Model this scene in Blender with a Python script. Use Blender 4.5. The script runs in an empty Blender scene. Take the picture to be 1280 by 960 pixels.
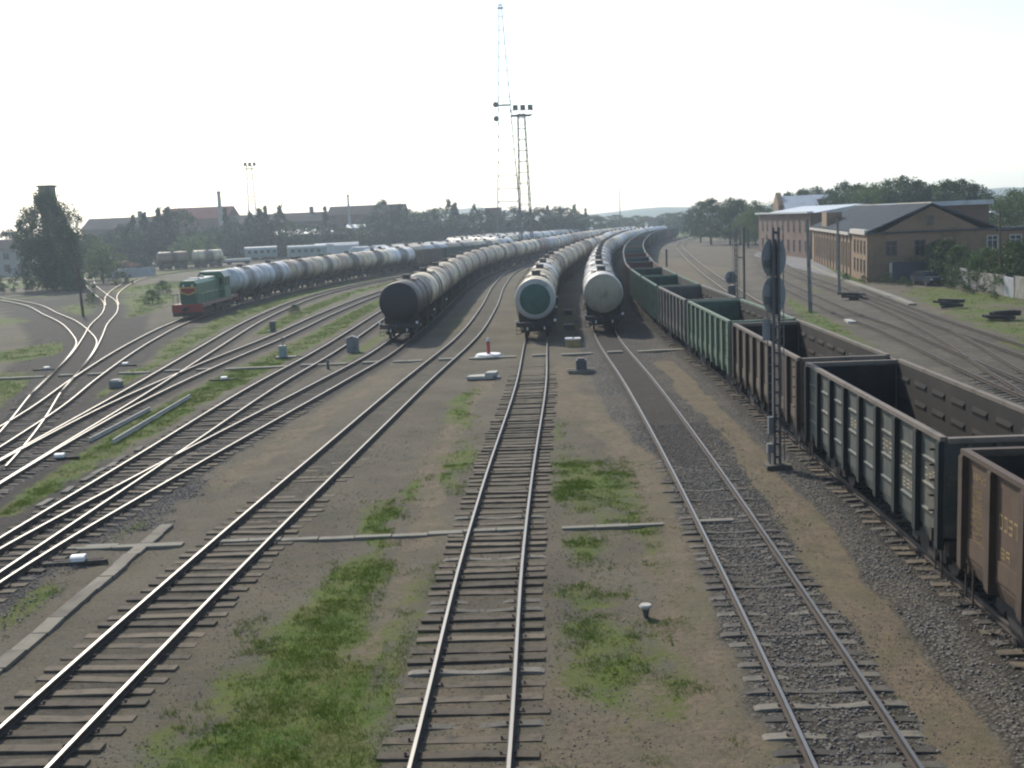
import bpy, math, random
import numpy as np
from mathutils import Vector, Matrix, Euler
R = math.radians
rnd = random.Random(7)
scene = bpy.context.scene
COL = scene.collection

# ------------------------------------------------------------------ camera, sky, sun, exposure
CAM_H = 8.779
FPX, PITCH, ROLL = 1389.13, R(8.4008), R(-2.4279)
cam = bpy.data.cameras.new('camera')
cam.sensor_width = 36.0
cam.lens = FPX * 36.0 / 1280.0
cam.clip_start = 0.1
cam.clip_end = 9000
co = bpy.data.objects.new('camera', cam)
COL.objects.link(co)
co.location = (0, 0, CAM_H)
co.matrix_world = Matrix.Translation((0, 0, CAM_H)) @ Matrix.Rotation(math.pi / 2 - PITCH, 4, 'X') @ Matrix.Rotation(ROLL, 4, 'Z')
scene.camera = co

SUN_EL, SUN_AZ = R(38), R(-24)          # ahead of the camera and to the left
w = bpy.data.worlds.new('World')
scene.world = w
w.use_nodes = True
nt = w.node_tree
bg = nt.nodes['Background']
sky = nt.nodes.new('ShaderNodeTexSky')
sky.sky_type = 'NISHITA'
sky.sun_disc = False
sky.sun_elevation = SUN_EL
sky.sun_rotation = SUN_AZ
sky.air_density = 1.0
sky.dust_density = 1.0
sky.ozone_density = 1.0
nt.links.new(sky.outputs[0], bg.inputs[0])
bg.inputs[1].default_value = 0.15
sl = bpy.data.lights.new('sun', 'SUN')
sl.energy = 3.8
sl.angle = R(2.5)
sl.color = (1.0, 0.93, 0.80)
so = bpy.data.objects.new('sun', sl)
COL.objects.link(so)
so.location = (0, 0, 60)
sd = Vector((math.sin(SUN_AZ) * math.cos(SUN_EL), math.cos(SUN_AZ) * math.cos(SUN_EL), math.sin(SUN_EL)))
so.rotation_euler = sd.to_track_quat('Z', 'Y').to_euler()

scene.view_settings.view_transform = 'Standard'
scene.view_settings.look = 'None'
scene.view_settings.gamma = 1.0
scene.view_settings.exposure = 0.43
HAZE = 0.00034
cy = scene.cycles
cy.use_denoising = True
cy.max_bounces = 5
cy.diffuse_bounces = 3
cy.glossy_bounces = 2
cy.transmission_bounces = 2
cy.volume_bounces = 1
cy.transparent_max_bounces = 6
cy.caustics_reflective = False
cy.caustics_refractive = False
cy.sample_clamp_indirect = 6.0
cy.pixel_filter_type = 'BLACKMAN_HARRIS'
cy.filter_width = 2.2

# ------------------------------------------------------------------ pixel (1280x960) -> place helpers
def ray(x, y):
    u, v = x - 640.0, y - 480.0
    c, s = math.cos(ROLL), math.sin(ROLL)
    u, v = c * u + s * v, -s * u + c * v
    return (u, FPX * math.cos(PITCH) - v * math.sin(PITCH), -(v * math.cos(PITCH) + FPX * math.sin(PITCH)))
def at(x, y, z=0.0):
    d = ray(x, y); t = (z - CAM_H) / d[2]
    return d[0] * t, d[1] * t
def atY(x, y, Y):
    d = ray(x, y); t = Y / d[1]
    return d[0] * t, CAM_H + d[2] * t
def px(X, Y, Z):
    dz = Z - CAM_H
    zc = Y * math.cos(PITCH) - dz * math.sin(PITCH)
    u = FPX * X / zc; v = FPX * (-dz * math.cos(PITCH) - Y * math.sin(PITCH)) / zc
    c, s = math.cos(ROLL), math.sin(ROLL)
    return c * u - s * v + 640, s * u + c * v + 480

# ------------------------------------------------------------------ materials
MATS = {}
def new_mat(name):
    m = bpy.data.materials.new(name); m.use_nodes = True
    n = m.node_tree.nodes; l = m.node_tree.links
    return m, n, l, n['Principled BSDF']
def N(n, t, **k):
    x = n.new(t)
    for a, b in k.items(): setattr(x, a, b)
    return x
def mixc(n, l, fac, a, b, blend='MIX'):
    m = n.new('ShaderNodeMix'); m.data_type = 'RGBA'; m.blend_type = blend
    for i, v in ((0, fac), (6, a), (7, b)):
        if isinstance(v, bpy.types.NodeSocket): l.new(v, m.inputs[i])
        elif isinstance(v, (tuple, list)): m.inputs[i].default_value = (*v[:3], 1)
        else: m.inputs[i].default_value = v
    return m.outputs[2]
def noise(n, l, vec, scale, detail=4, rough=0.55, dist=0.0):
    x = n.new('ShaderNodeTexNoise'); x.inputs['Scale'].default_value = scale
    x.inputs['Detail'].default_value = detail; x.inputs['Roughness'].default_value = rough
    x.inputs['Distortion'].default_value = dist
    if vec is not None: l.new(vec, x.inputs['Vector'])
    return x.outputs['Fac']
def ramp(n, l, src, lo, hi):
    x = n.new('ShaderNodeMapRange'); x.interpolation_type = 'SMOOTHSTEP'
    x.inputs['From Min'].default_value = lo; x.inputs['From Max'].default_value = hi
    l.new(src, x.inputs['Value'])
    return x.outputs['Result']
def mth(n, l, op, a, b=None):
    x = n.new('ShaderNodeMath'); x.operation = op
    for i, v in enumerate((a, b)):
        if v is None: continue
        if isinstance(v, bpy.types.NodeSocket): l.new(v, x.inputs[i])
        else: x.inputs[i].default_value = v
    return x.outputs[0]
def scaled(n, l, vec, s):
    x = n.new('ShaderNodeMapping'); x.inputs['Scale'].default_value = s
    l.new(vec, x.inputs['Vector']); return x.outputs[0]
def coords(n, l, seeded=True):
    """object coordinates shifted by a random amount per object, so repeats are worn differently"""
    tc = n.new('ShaderNodeTexCoord')
    if not seeded: return tc.outputs['Object']
    oi = n.new('ShaderNodeObjectInfo')
    cx = n.new('ShaderNodeCombineXYZ')
    v = mth(n, l, 'MULTIPLY', oi.outputs['Random'], 90.0)
    for i in range(3): l.new(v, cx.inputs[i])
    a = n.new('ShaderNodeVectorMath'); a.operation = 'ADD'
    l.new(tc.outputs['Object'], a.inputs[0]); l.new(cx.outputs[0], a.inputs[1])
    return a.outputs[0]

def worn(name, base, dirt, rough=0.6, metal=0.0, scale=1.5, amount=0.5, streak=(1, 1, .18), bump=0.1, vary=0.12, spec=0.4, each=0.0):
    """painted or bare surface with blotches, streaks of dirt running down, and fine speckle"""
    if name in MATS: return MATS[name]
    m, n, l, p = new_mat(name)
    v = coords(n, l)
    f1 = ramp(n, l, noise(n, l, v, scale, 5, .6), .62 - amount * .35, .75)
    f2 = ramp(n, l, noise(n, l, scaled(n, l, v, streak), scale * 3.2, 4, .6), .5, .78)
    f = mth(n, l, 'MAXIMUM', f1, mth(n, l, 'MULTIPLY', f2, amount * 1.3))
    c = mixc(n, l, f, base, dirt)
    fine = noise(n, l, v, scale * 14, 3, .7)
    lo = tuple(x * (1 - vary * 2) for x in base)
    c = mixc(n, l, mth(n, l, 'MULTIPLY', ramp(n, l, fine, .35, .7), .35), c, lo)
    if each:
        oi = n.new('ShaderNodeObjectInfo'); h = n.new('ShaderNodeHueSaturation')
        l.new(mth(n, l, 'ADD', mth(n, l, 'MULTIPLY', oi.outputs['Random'], 2 * each), 1 - each), h.inputs['Value'])
        l.new(c, h.inputs['Color']); c = h.outputs[0]
    l.new(c, p.inputs['Base Color'])
    p.inputs['Roughness'].default_value = rough
    p.inputs['Metallic'].default_value = metal
    p.inputs['Specular IOR Level'].default_value = spec
    if bump:
        b = n.new('ShaderNodeBump'); b.inputs['Strength'].default_value = bump; b.inputs['Distance'].default_value = .03
        l.new(fine, b.inputs['Height']); l.new(b.outputs[0], p.inputs['Normal'])
    MATS[name] = m
    return m

def tank_paint(name, base, grime, oil=(.035, .027, .02), oil_w=1.3, oil_amt=.8):
    """tank shell: oil run down from the hatch in the middle, grime low down, blotches (object y runs along the tank)"""
    m, n, l, p = new_mat(name)
    tc = n.new('ShaderNodeTexCoord'); sep = n.new('ShaderNodeSeparateXYZ'); l.new(tc.outputs['Object'], sep.inputs[0])
    v = coords(n, l)
    oi = n.new('ShaderNodeObjectInfo')
    ay = mth(n, l, 'ABSOLUTE', sep.outputs[1])
    nz = noise(n, l, scaled(n, l, v, (1, 1.6, .25)), 1.6, 5, .65)
    width = mth(n, l, 'MULTIPLY', oi.outputs['Random'], oil_w)
    edge = mth(n, l, 'SUBTRACT', mth(n, l, 'ADD', ay, mth(n, l, 'MULTIPLY', nz, 2.0)), mth(n, l, 'ADD', width, 1.45))
    oilf = mth(n, l, 'MULTIPLY', ramp(n, l, edge, .3, -.15), oil_amt)
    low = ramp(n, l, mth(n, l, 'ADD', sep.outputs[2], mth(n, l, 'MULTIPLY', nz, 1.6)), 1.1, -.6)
    c = mixc(n, l, ramp(n, l, noise(n, l, v, .8, 5, .6), .4, .72), base, tuple(b * .72 for b in base))
    c = mixc(n, l, mth(n, l, 'MULTIPLY', ramp(n, l, nz, .5, .72), .6), c, grime)
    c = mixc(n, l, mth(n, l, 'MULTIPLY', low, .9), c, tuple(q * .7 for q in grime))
    c = mixc(n, l, oilf, c, oil)
    h = n.new('ShaderNodeHueSaturation')
    l.new(mth(n, l, 'ADD', mth(n, l, 'MULTIPLY', oi.outputs['Random'], .35), .78), h.inputs['Value'])
    l.new(c, h.inputs['Color']); l.new(h.outputs[0], p.inputs['Base Color'])
    p.inputs['Roughness'].default_value = .55
    MATS[name] = m
    return m

def flat(name, c, rough=.7, metal=0.0):
    if name in MATS: return MATS[name]
    m, n, l, p = new_mat(name)
    v = coords(n, l)
    l.new(mixc(n, l, ramp(n, l, noise(n, l, v, 3, 4), .35, .7), c, tuple(x * .72 for x in c)), p.inputs['Base Color'])
    p.inputs['Roughness'].default_value = rough; p.inputs['Metallic'].default_value = metal
    MATS[name] = m
    return m

def leaf_mat(name, a, b, hazeable=True):
    m, n, l, p = new_mat(name)
    at_ = N(n, 'ShaderNodeAttribute', attribute_name='tint')
    oi = n.new('ShaderNodeObjectInfo')
    c = mixc(n, l, at_.outputs['Fac'], a, b)
    h = n.new('ShaderNodeHueSaturation')
    l.new(mth(n, l, 'ADD', mth(n, l, 'MULTIPLY', oi.outputs['Random'], .5), .7), h.inputs['Value'])
    l.new(mth(n, l, 'ADD', mth(n, l, 'MULTIPLY', oi.outputs['Random'], .03), .485), h.inputs['Hue'])
    l.new(c, h.inputs['Color']); l.new(h.outputs[0], p.inputs['Base Color'])
    p.inputs['Roughness'].default_value = .6
    p.inputs['Specular IOR Level'].default_value = .2
    tr = n.new('ShaderNodeBsdfTranslucent'); l.new(h.outputs[0], tr.inputs[0])
    mx = n.new('ShaderNodeMixShader'); mx.inputs[0].default_value = .25
    l.new(p.outputs[0], mx.inputs[1]); l.new(tr.outputs[0], mx.inputs[2])
    l.new(mx.outputs[0], n['Material Output'].inputs[0])
    MATS[name] = m
    return m

def brick_mat(name, c1, c2, mortar, scale=4.0):
    m, n, l, p = new_mat(name)
    tc = n.new('ShaderNodeTexCoord')
    sep = n.new('ShaderNodeSeparateXYZ'); l.new(tc.outputs['Object'], sep.inputs[0])
    cx = n.new('ShaderNodeCombineXYZ')
    l.new(mth(n, l, 'ADD', sep.outputs[0], sep.outputs[1]), cx.inputs[0]); l.new(sep.outputs[2], cx.inputs[1])
    b = n.new('ShaderNodeTexBrick'); b.inputs['Scale'].default_value = scale
    b.inputs['Color1'].default_value = (*c1, 1); b.inputs['Color2'].default_value = (*c2, 1); b.inputs['Mortar'].default_value = (*mortar, 1)
    b.inputs['Mortar Size'].default_value = .015
    l.new(cx.outputs[0], b.inputs['Vector'])
    f = ramp(n, l, noise(n, l, tc.outputs['Object'], .35, 5, .6), .4, .75)
    c = mixc(n, l, f, b.outputs[0], tuple(x * .6 for x in c1))
    l.new(c, p.inputs['Base Color']); p.inputs['Roughness'].default_value = .9
    MATS[name] = m
    return m

def ground_material():
    m, n, l, p = new_mat('ground_soil')
    geo = n.new('ShaderNodeNewGeometry'); P = geo.outputs['Position']
    a = N(n, 'ShaderNodeAttribute', attribute_name='cover')
    sp = n.new('ShaderNodeSeparateColor'); l.new(a.outputs['Color'], sp.inputs[0])
    grass, dirt, grav, oil = sp.outputs[0], sp.outputs[1], sp.outputs[2], a.outputs['Alpha']
    n1 = noise(n, l, P, .22, 6, .62); n2 = noise(n, l, P, 1.3, 6, .65); n3 = noise(n, l, P, 7.0, 5, .7); n4 = noise(n, l, P, 28.0, 3, .7)
    base = mixc(n, l, ramp(n, l, n1, .35, .65), (.082, .073, .052), (.128, .113, .082))
    base = mixc(n, l, mth(n, l, 'MULTIPLY', ramp(n, l, n2, .42, .68), .6), base, (.125, .098, .060))
    base = mixc(n, l, mth(n, l, 'MULTIPLY', ramp(n, l, n3, .5, .72), .7), base, (.048, .043, .031))
    base = mixc(n, l, mth(n, l, 'MULTIPLY', ramp(n, l, noise(n, l, P, 14.0, 3, .7), .50, .62), .55), base, (.052, .046, .034))
    base = mixc(n, l, mth(n, l, 'MULTIPLY', ramp(n, l, n4, .54, .68), .75), base, (.20, .18, .155))
    # brown trodden earth
    earth = mixc(n, l, ramp(n, l, n2, .35, .7), (.172, .135, .090), (.120, .097, .066))
    earth = mixc(n, l, mth(n, l, 'MULTIPLY', ramp(n, l, n3, .42, .66), .65), earth, (.072, .060, .047))
    earth = mixc(n, l, mth(n, l, 'MULTIPLY', ramp(n, l, n4, .56, .7), .6), earth, (.20, .17, .135))
    earth = mixc(n, l, mth(n, l, 'MULTIPLY', ramp(n, l, noise(n, l, P, .6, 4, .6), .45, .62), .5), earth, (.10, .098, .055))
    fd = ramp(n, l, mth(n, l, 'ADD', dirt, mth(n, l, 'MULTIPLY', mth(n, l, 'SUBTRACT', n2, .5), 1.1)), .3, .7)
    # coarse stone ballast
    vo = n.new('ShaderNodeTexVoronoi'); vo.inputs['Scale'].default_value = 13.0; l.new(P, vo.inputs['Vector'])
    vs = n.new('ShaderNodeSeparateColor'); l.new(vo.outputs['Color'], vs.inputs[0])
    st = mixc(n, l, vs.outputs[0], (.052, .050, .044), (.19, .182, .160))
    st = mixc(n, l, ramp(n, l, vo.outputs['Distance'], .32, .62), st, (.03, .028, .026))
    st = mixc(n, l, mth(n, l, 'MULTIPLY', ramp(n, l, n1, .4, .65), .45), st, (.12, .098, .075))
    fg = ramp(n, l, mth(n, l, 'ADD', grav, mth(n, l, 'MULTIPLY', mth(n, l, 'SUBTRACT', n2, .5), .9)), .3, .65)
    c = mixc(n, l, fg, base, st)
    c = mixc(n, l, fd, c, earth)
    # old oil-soaked ballast in and beside the tracks
    dk = mixc(n, l, vs.outputs[1], (.020, .018, .016), (.065, .058, .052))
    dk = mixc(n, l, ramp(n, l, n2, .45, .7), dk, (.058, .049, .040))
    fo = ramp(n, l, mth(n, l, 'ADD', oil, mth(n, l, 'MULTIPLY', mth(n, l, 'SUBTRACT', n2, .5), .8)), .25, .8)
    c = mixc(n, l, fo, c, dk)
    # moss and short grass seen between the blades
    gr = mixc(n, l, ramp(n, l, n2, .3, .7), (.045, .095, .012), (.095, .125, .022))
    gr = mixc(n, l, mth(n, l, 'MULTIPLY', ramp(n, l, n3, .45, .7), .7), gr, (.10, .085, .045))
    gr = mixc(n, l, mth(n, l, 'MULTIPLY', ramp(n, l, noise(n, l, P, .45, 5, .65), .42, .62), .6), gr, (.115, .105, .045))
    fgr = ramp(n, l, mth(n, l, 'ADD', grass, mth(n, l, 'MULTIPLY', mth(n, l, 'SUBTRACT', mth(n, l, 'MULTIPLY', mth(n, l, 'ADD', n2, n3), .5), .5), 1.7)), .30, .66)
    c = mixc(n, l, fgr, c, gr)
    l.new(c, p.inputs['Base Color'])
    p.inputs['Roughness'].default_value = .95
    p.inputs['Specular IOR Level'].default_value = .15
    b = n.new('ShaderNodeBump'); b.inputs['Strength'].default_value = .6; b.inputs['Distance'].default_value = .05
    hgt = mth(n, l, 'ADD', mth(n, l, 'MULTIPLY', n3, 1.2), mth(n, l, 'SUBTRACT', n4, mth(n, l, 'MULTIPLY', mth(n, l, 'MULTIPLY', vo.outputs['Distance'], fg), 1.5)))
    l.new(hgt, b.inputs['Height']); l.new(b.outputs[0], p.inputs['Normal'])
    MATS['ground'] = m
    return m

ground_material()
worn('rail_side', (.052, .038, .030), (.026, .021, .018), .85, 0, 2, .4)
m, n, l, p = new_mat('rail_top'); p.inputs['Base Color'].default_value = (.20, .193, .18, 1); p.inputs['Metallic'].default_value = 1
l.new(mth(n, l, 'ADD', mth(n, l, 'MULTIPLY', noise(n, l, coords(n, l, False), .8, 3), .2), .34), p.inputs['Roughness']); MATS['rail_top'] = m
m, n, l, p = new_mat('rail_top_dull'); p.inputs['Base Color'].default_value = (.33, .27, .21, 1); p.inputs['Metallic'].default_value = .7; p.inputs['Roughness'].default_value = .5; MATS['rail_top_dull'] = m
worn('rail_top_rusty', (.085, .072, .062), (.045, .038, .033), .8, .1, 2, .4)
worn('sleeper_wood', (.118, .096, .068), (.04, .034, .028), .95, 0, 3, .5, (.2, 3, 1), .4, .25, each=.38)
worn('sleeper_concrete', (.15, .138, .112), (.075, .066, .056), .95, 0, 3, .6, (1, 1, 1), .3, .2, each=.35)
worn('sleeper_dark', (.085, .076, .064), (.035, .031, .027), .95, 0, 3, .5, (1, 1, 1), .3, .2, each=.4)
worn('under_steel', (.032, .030, .030), (.06, .045, .035), .8, 0, 3, .4)
worn('under_brown', (.055, .042, .034), (.03, .028, .026), .85, 0, 3, .4)
worn('wheel_steel', (.045, .038, .033), (.09, .07, .055), .6, .4, 4, .3)
flat('white_paint', (.72, .72, .70), .6)
worn('hatch_steel', (.10, .09, .08), (.04, .035, .03), .7, 0, 4, .4)
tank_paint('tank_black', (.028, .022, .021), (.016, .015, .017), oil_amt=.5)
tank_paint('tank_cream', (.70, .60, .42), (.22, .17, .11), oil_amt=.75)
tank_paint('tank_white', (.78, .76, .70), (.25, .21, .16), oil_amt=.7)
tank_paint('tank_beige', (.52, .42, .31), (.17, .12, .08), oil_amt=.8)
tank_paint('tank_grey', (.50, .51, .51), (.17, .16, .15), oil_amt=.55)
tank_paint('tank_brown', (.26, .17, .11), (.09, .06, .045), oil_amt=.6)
worn('tank_end_green', (.026, .082, .064), (.016, .045, .038), .55, 0, 1.4, .4)
worn('tank_end_black', (.012, .014, .019), (.022, .016, .014), .55, 0, 1.2, .5)
worn('tank_end_grey', (.33, .285, .205), (.15, .10, .065), .6, 0, 1.2, .5)
worn('tank_end_rim', (.36, .36, .33), (.2, .18, .15), .6, 0, 1.2, .4)
worn('strap_steel', (.16, .13, .10), (.04, .035, .03), .75, 0, 3, .4)

# ------------------------------------------------------------------ mesh builder
class MB:
    def __init__(s): s.v = []; s.f = []; s.m = []; s.cur = 0
    def mi(s, i): s.cur = i; return s
    def add(s, vs, fs, M=None):
        o = len(s.v)
        if M is not None: vs = [tuple(M @ Vector(v)) for v in vs]
        s.v += [tuple(v) for v in vs]
        s.f += [tuple(i + o for i in f) for f in fs]; s.m += [s.cur] * len(fs)
        return s
    def box(s, x0, x1, y0, y1, z0, z1, M=None):
        vs = [(x0, y0, z0), (x1, y0, z0), (x1, y1, z0), (x0, y1, z0), (x0, y0, z1), (x1, y0, z1), (x1, y1, z1), (x0, y1, z1)]
        return s.add(vs, [(0, 3, 2, 1), (4, 5, 6, 7), (0, 1, 5, 4), (1, 2, 6, 5), (2, 3, 7, 6), (3, 0, 4, 7)], M)
    def cbox(s, cx, cy, cz, sx, sy, sz, M=None):
        return s.box(cx - sx / 2, cx + sx / 2, cy - sy / 2, cy + sy / 2, cz - sz / 2, cz + sz / 2, M)
    def tube(s, p0, p1, r0, r1=None, n=8, caps=True):
        r1 = r0 if r1 is None else r1
        p0, p1 = Vector(p0), Vector(p1); d = (p1 - p0).normalized()
        a = d.orthogonal().normalized(); b = d.cross(a)
        vs = []
        for p, r in ((p0, r0), (p1, r1)):
            for i in range(n):
                t = 2 * math.pi * i / n; vs.append(p + (a * math.cos(t) + b * math.sin(t)) * r)
        fs = [(i, (i + 1) % n, n + (i + 1) % n, n + i) for i in range(n)]
        if caps: fs += [tuple(range(n - 1, -1, -1)), tuple(range(n, 2 * n))]
        return s.add(vs, fs)
    def bar(s, p0, p1, t=.05): return s.tube(p0, p1, t * .6, t * .6, 4)
    def lathe_y(s, prof, n=32, cz=0.0, cx=0.0, a0=0.0, a1=2 * math.pi, close=False):
        """profile [(y, r)] turned about the y axis"""
        full = abs(a1 - a0 - 2 * math.pi) < 1e-6
        k = n if full else n + 1
        vs = []
        for y, r in prof:
            for i in range(k):
                t = a0 + (a1 - a0) * i / n; vs.append((cx + r * math.cos(t), y, cz + r * math.sin(t)))
        fs = []
        for j in range(len(prof) - 1):
            for i in range(n):
                i2 = (i + 1) % k
                fs.append((j * k + i, j * k + i2, (j + 1) * k + i2, (j + 1) * k + i))
        if full and close:
            fs.append(tuple(range(k))); fs.append(tuple((len(prof) - 1) * k + i for i in range(k - 1, -1, -1)))
        return s.add(vs, fs)
    def poly_x(s, pts, x0, x1):
        """polygon in (y, z) extruded along x"""
        n = len(pts); vs = [(x0, y, z) for y, z in pts] + [(x1, y, z) for y, z in pts]
        fs = [tuple(range(n)), tuple(range(2 * n - 1, n - 1, -1))] + [(i, n + i, n + (i + 1) % n, (i + 1) % n) for i in range(n)]
        return s.add(vs, fs)
    def poly_y(s, pts, y0, y1):
        n = len(pts); vs = [(x, y0, z) for x, z in pts] + [(x, y1, z) for x, z in pts]
        fs = [tuple(range(n)), tuple(range(2 * n - 1, n - 1, -1))] + [(i, n + i, n + (i + 1) % n, (i + 1) % n) for i in range(n)]
        return s.add(vs, fs)
    def poly_z(s, pts, z0, z1):
        n = len(pts); vs = [(x, y, z0) for x, y in pts] + [(x, y, z1) for x, y in pts]
        fs = [tuple(range(n)), tuple(range(2 * n - 1, n - 1, -1))] + [(i, n + i, n + (i + 1) % n, (i + 1) % n) for i in range(n)]
        return s.add(vs, fs)
    def mesh(s, name, mats, smooth=False, fix=True):
        me = bpy.data.meshes.new(name); me.from_pydata(s.v, [], s.f)
        for x in (mats if isinstance(mats, (list, tuple)) else [mats]): me.materials.append(MATS[x] if isinstance(x, str) else x)
        if len(me.materials) > 1: me.polygons.foreach_set('material_index', s.m)
        if fix:
            import bmesh
            b = bmesh.new(); b.from_mesh(me); bmesh.ops.recalc_face_normals(b, faces=b.faces); b.to_mesh(me); b.free()
        if smooth:
            me.polygons.foreach_set('use_smooth', [True] * len(me.polygons))
            try: me.set_sharp_from_angle(angle=R(38))
            except Exception: pass
        me.update()
        return me
def ob(name, me, parent=None, loc=(0, 0, 0), rot=(0, 0, 0)):
    o = bpy.data.objects.new(name, me); COL.objects.link(o)
    o.location = loc; o.rotation_euler = rot
    if parent: o.parent = parent
    return o
def tag(o, label=None, cat=None, group=None, kind=None):
    if label: o['label'] = label
    if cat: o['category'] = cat
    if group: o['group'] = group
    if kind: o['kind'] = kind
    return o
def thing(name, label, cat, loc=(0, 0, 0), rz=0, group=None):
    return tag(ob(name, None, None, loc, (0, 0, rz)), label, cat, group)
CACHE = {}
def cached(key, fn):
    if key not in CACHE: CACHE[key] = fn()
    return CACHE[key]
ORD = ['', 'first', 'second', 'third', 'fourth', 'fifth', 'sixth', 'seventh', 'eighth', 'ninth', 'tenth', 'eleventh', 'twelfth', 'thirteenth',
       'fourteenth', 'fifteenth', 'sixteenth', 'seventeenth', 'eighteenth', 'nineteenth', 'twentieth']
def ordinal(k):
    if k <= 20: return ORD[k]
    t, u = divmod(k, 10)
    base = {2: 'twenty', 3: 'thirty', 4: 'forty', 5: 'fifty', 6: 'sixty', 7: 'seventy', 8: 'eighty', 9: 'ninety'}[t]
    return base + '-' + ORD[u] if u else base[:-1] + 'ieth'

# ------------------------------------------------------------------ curves
class Path:
    def __init__(s, pts):
        P = np.array(pts, float); n = len(P)
        T = np.zeros_like(P)
        d = np.hypot(*(P[1:] - P[:-1]).T)
        for i in range(n):
            if i == 0: T[i] = (P[1] - P[0]) / d[0]
            elif i == n - 1: T[i] = (P[-1] - P[-2]) / d[-1]
            else:
                a = (P[i] - P[i - 1]) / d[i - 1]; b = (P[i + 1] - P[i]) / d[i]
                T[i] = (a * d[i] + b * d[i - 1]) / (d[i] + d[i - 1])
        out = []
        for i in range(n - 1):
            k = max(3, int(d[i] / 1.0)); t = np.linspace(0, 1, k, endpoint=False)[:, None]
            h00 = 2 * t**3 - 3 * t**2 + 1; h10 = t**3 - 2 * t**2 + t; h01 = -2 * t**3 + 3 * t**2; h11 = t**3 - t**2
            out.append(h00 * P[i] + h10 * d[i] * T[i] + h01 * P[i + 1] + h11 * d[i] * T[i + 1])
        out.append(P[-1:])
        s.p = np.vstack(out)
        for _ in range(6):   # ease kinks
            q = s.p.copy(); q[1:-1] = .25 * s.p[:-2] + .5 * s.p[1:-1] + .25 * s.p[2:]; s.p = q
        s.s = np.concatenate([[0], np.cumsum(np.hypot(*(s.p[1:] - s.p[:-1]).T))]); s.L = s.s[-1]
    def pos(s, t): return np.array([np.interp(t, s.s, s.p[:, 0]), np.interp(t, s.s, s.p[:, 1])])
    def tan(s, t):
        a, b = s.pos(max(0, t - .6)), s.pos(min(s.L, t + .6)); d = b - a
        return d / max(1e-6, np.hypot(*d))
    def atY(s, Y): return float(s.s[np.argmin(np.abs(s.p[:, 1] - Y))])
    def off(s, t, d):
        v = s.tan(t); return s.pos(t) + np.array([-v[1], v[0]]) * d    # +d to the left

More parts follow.
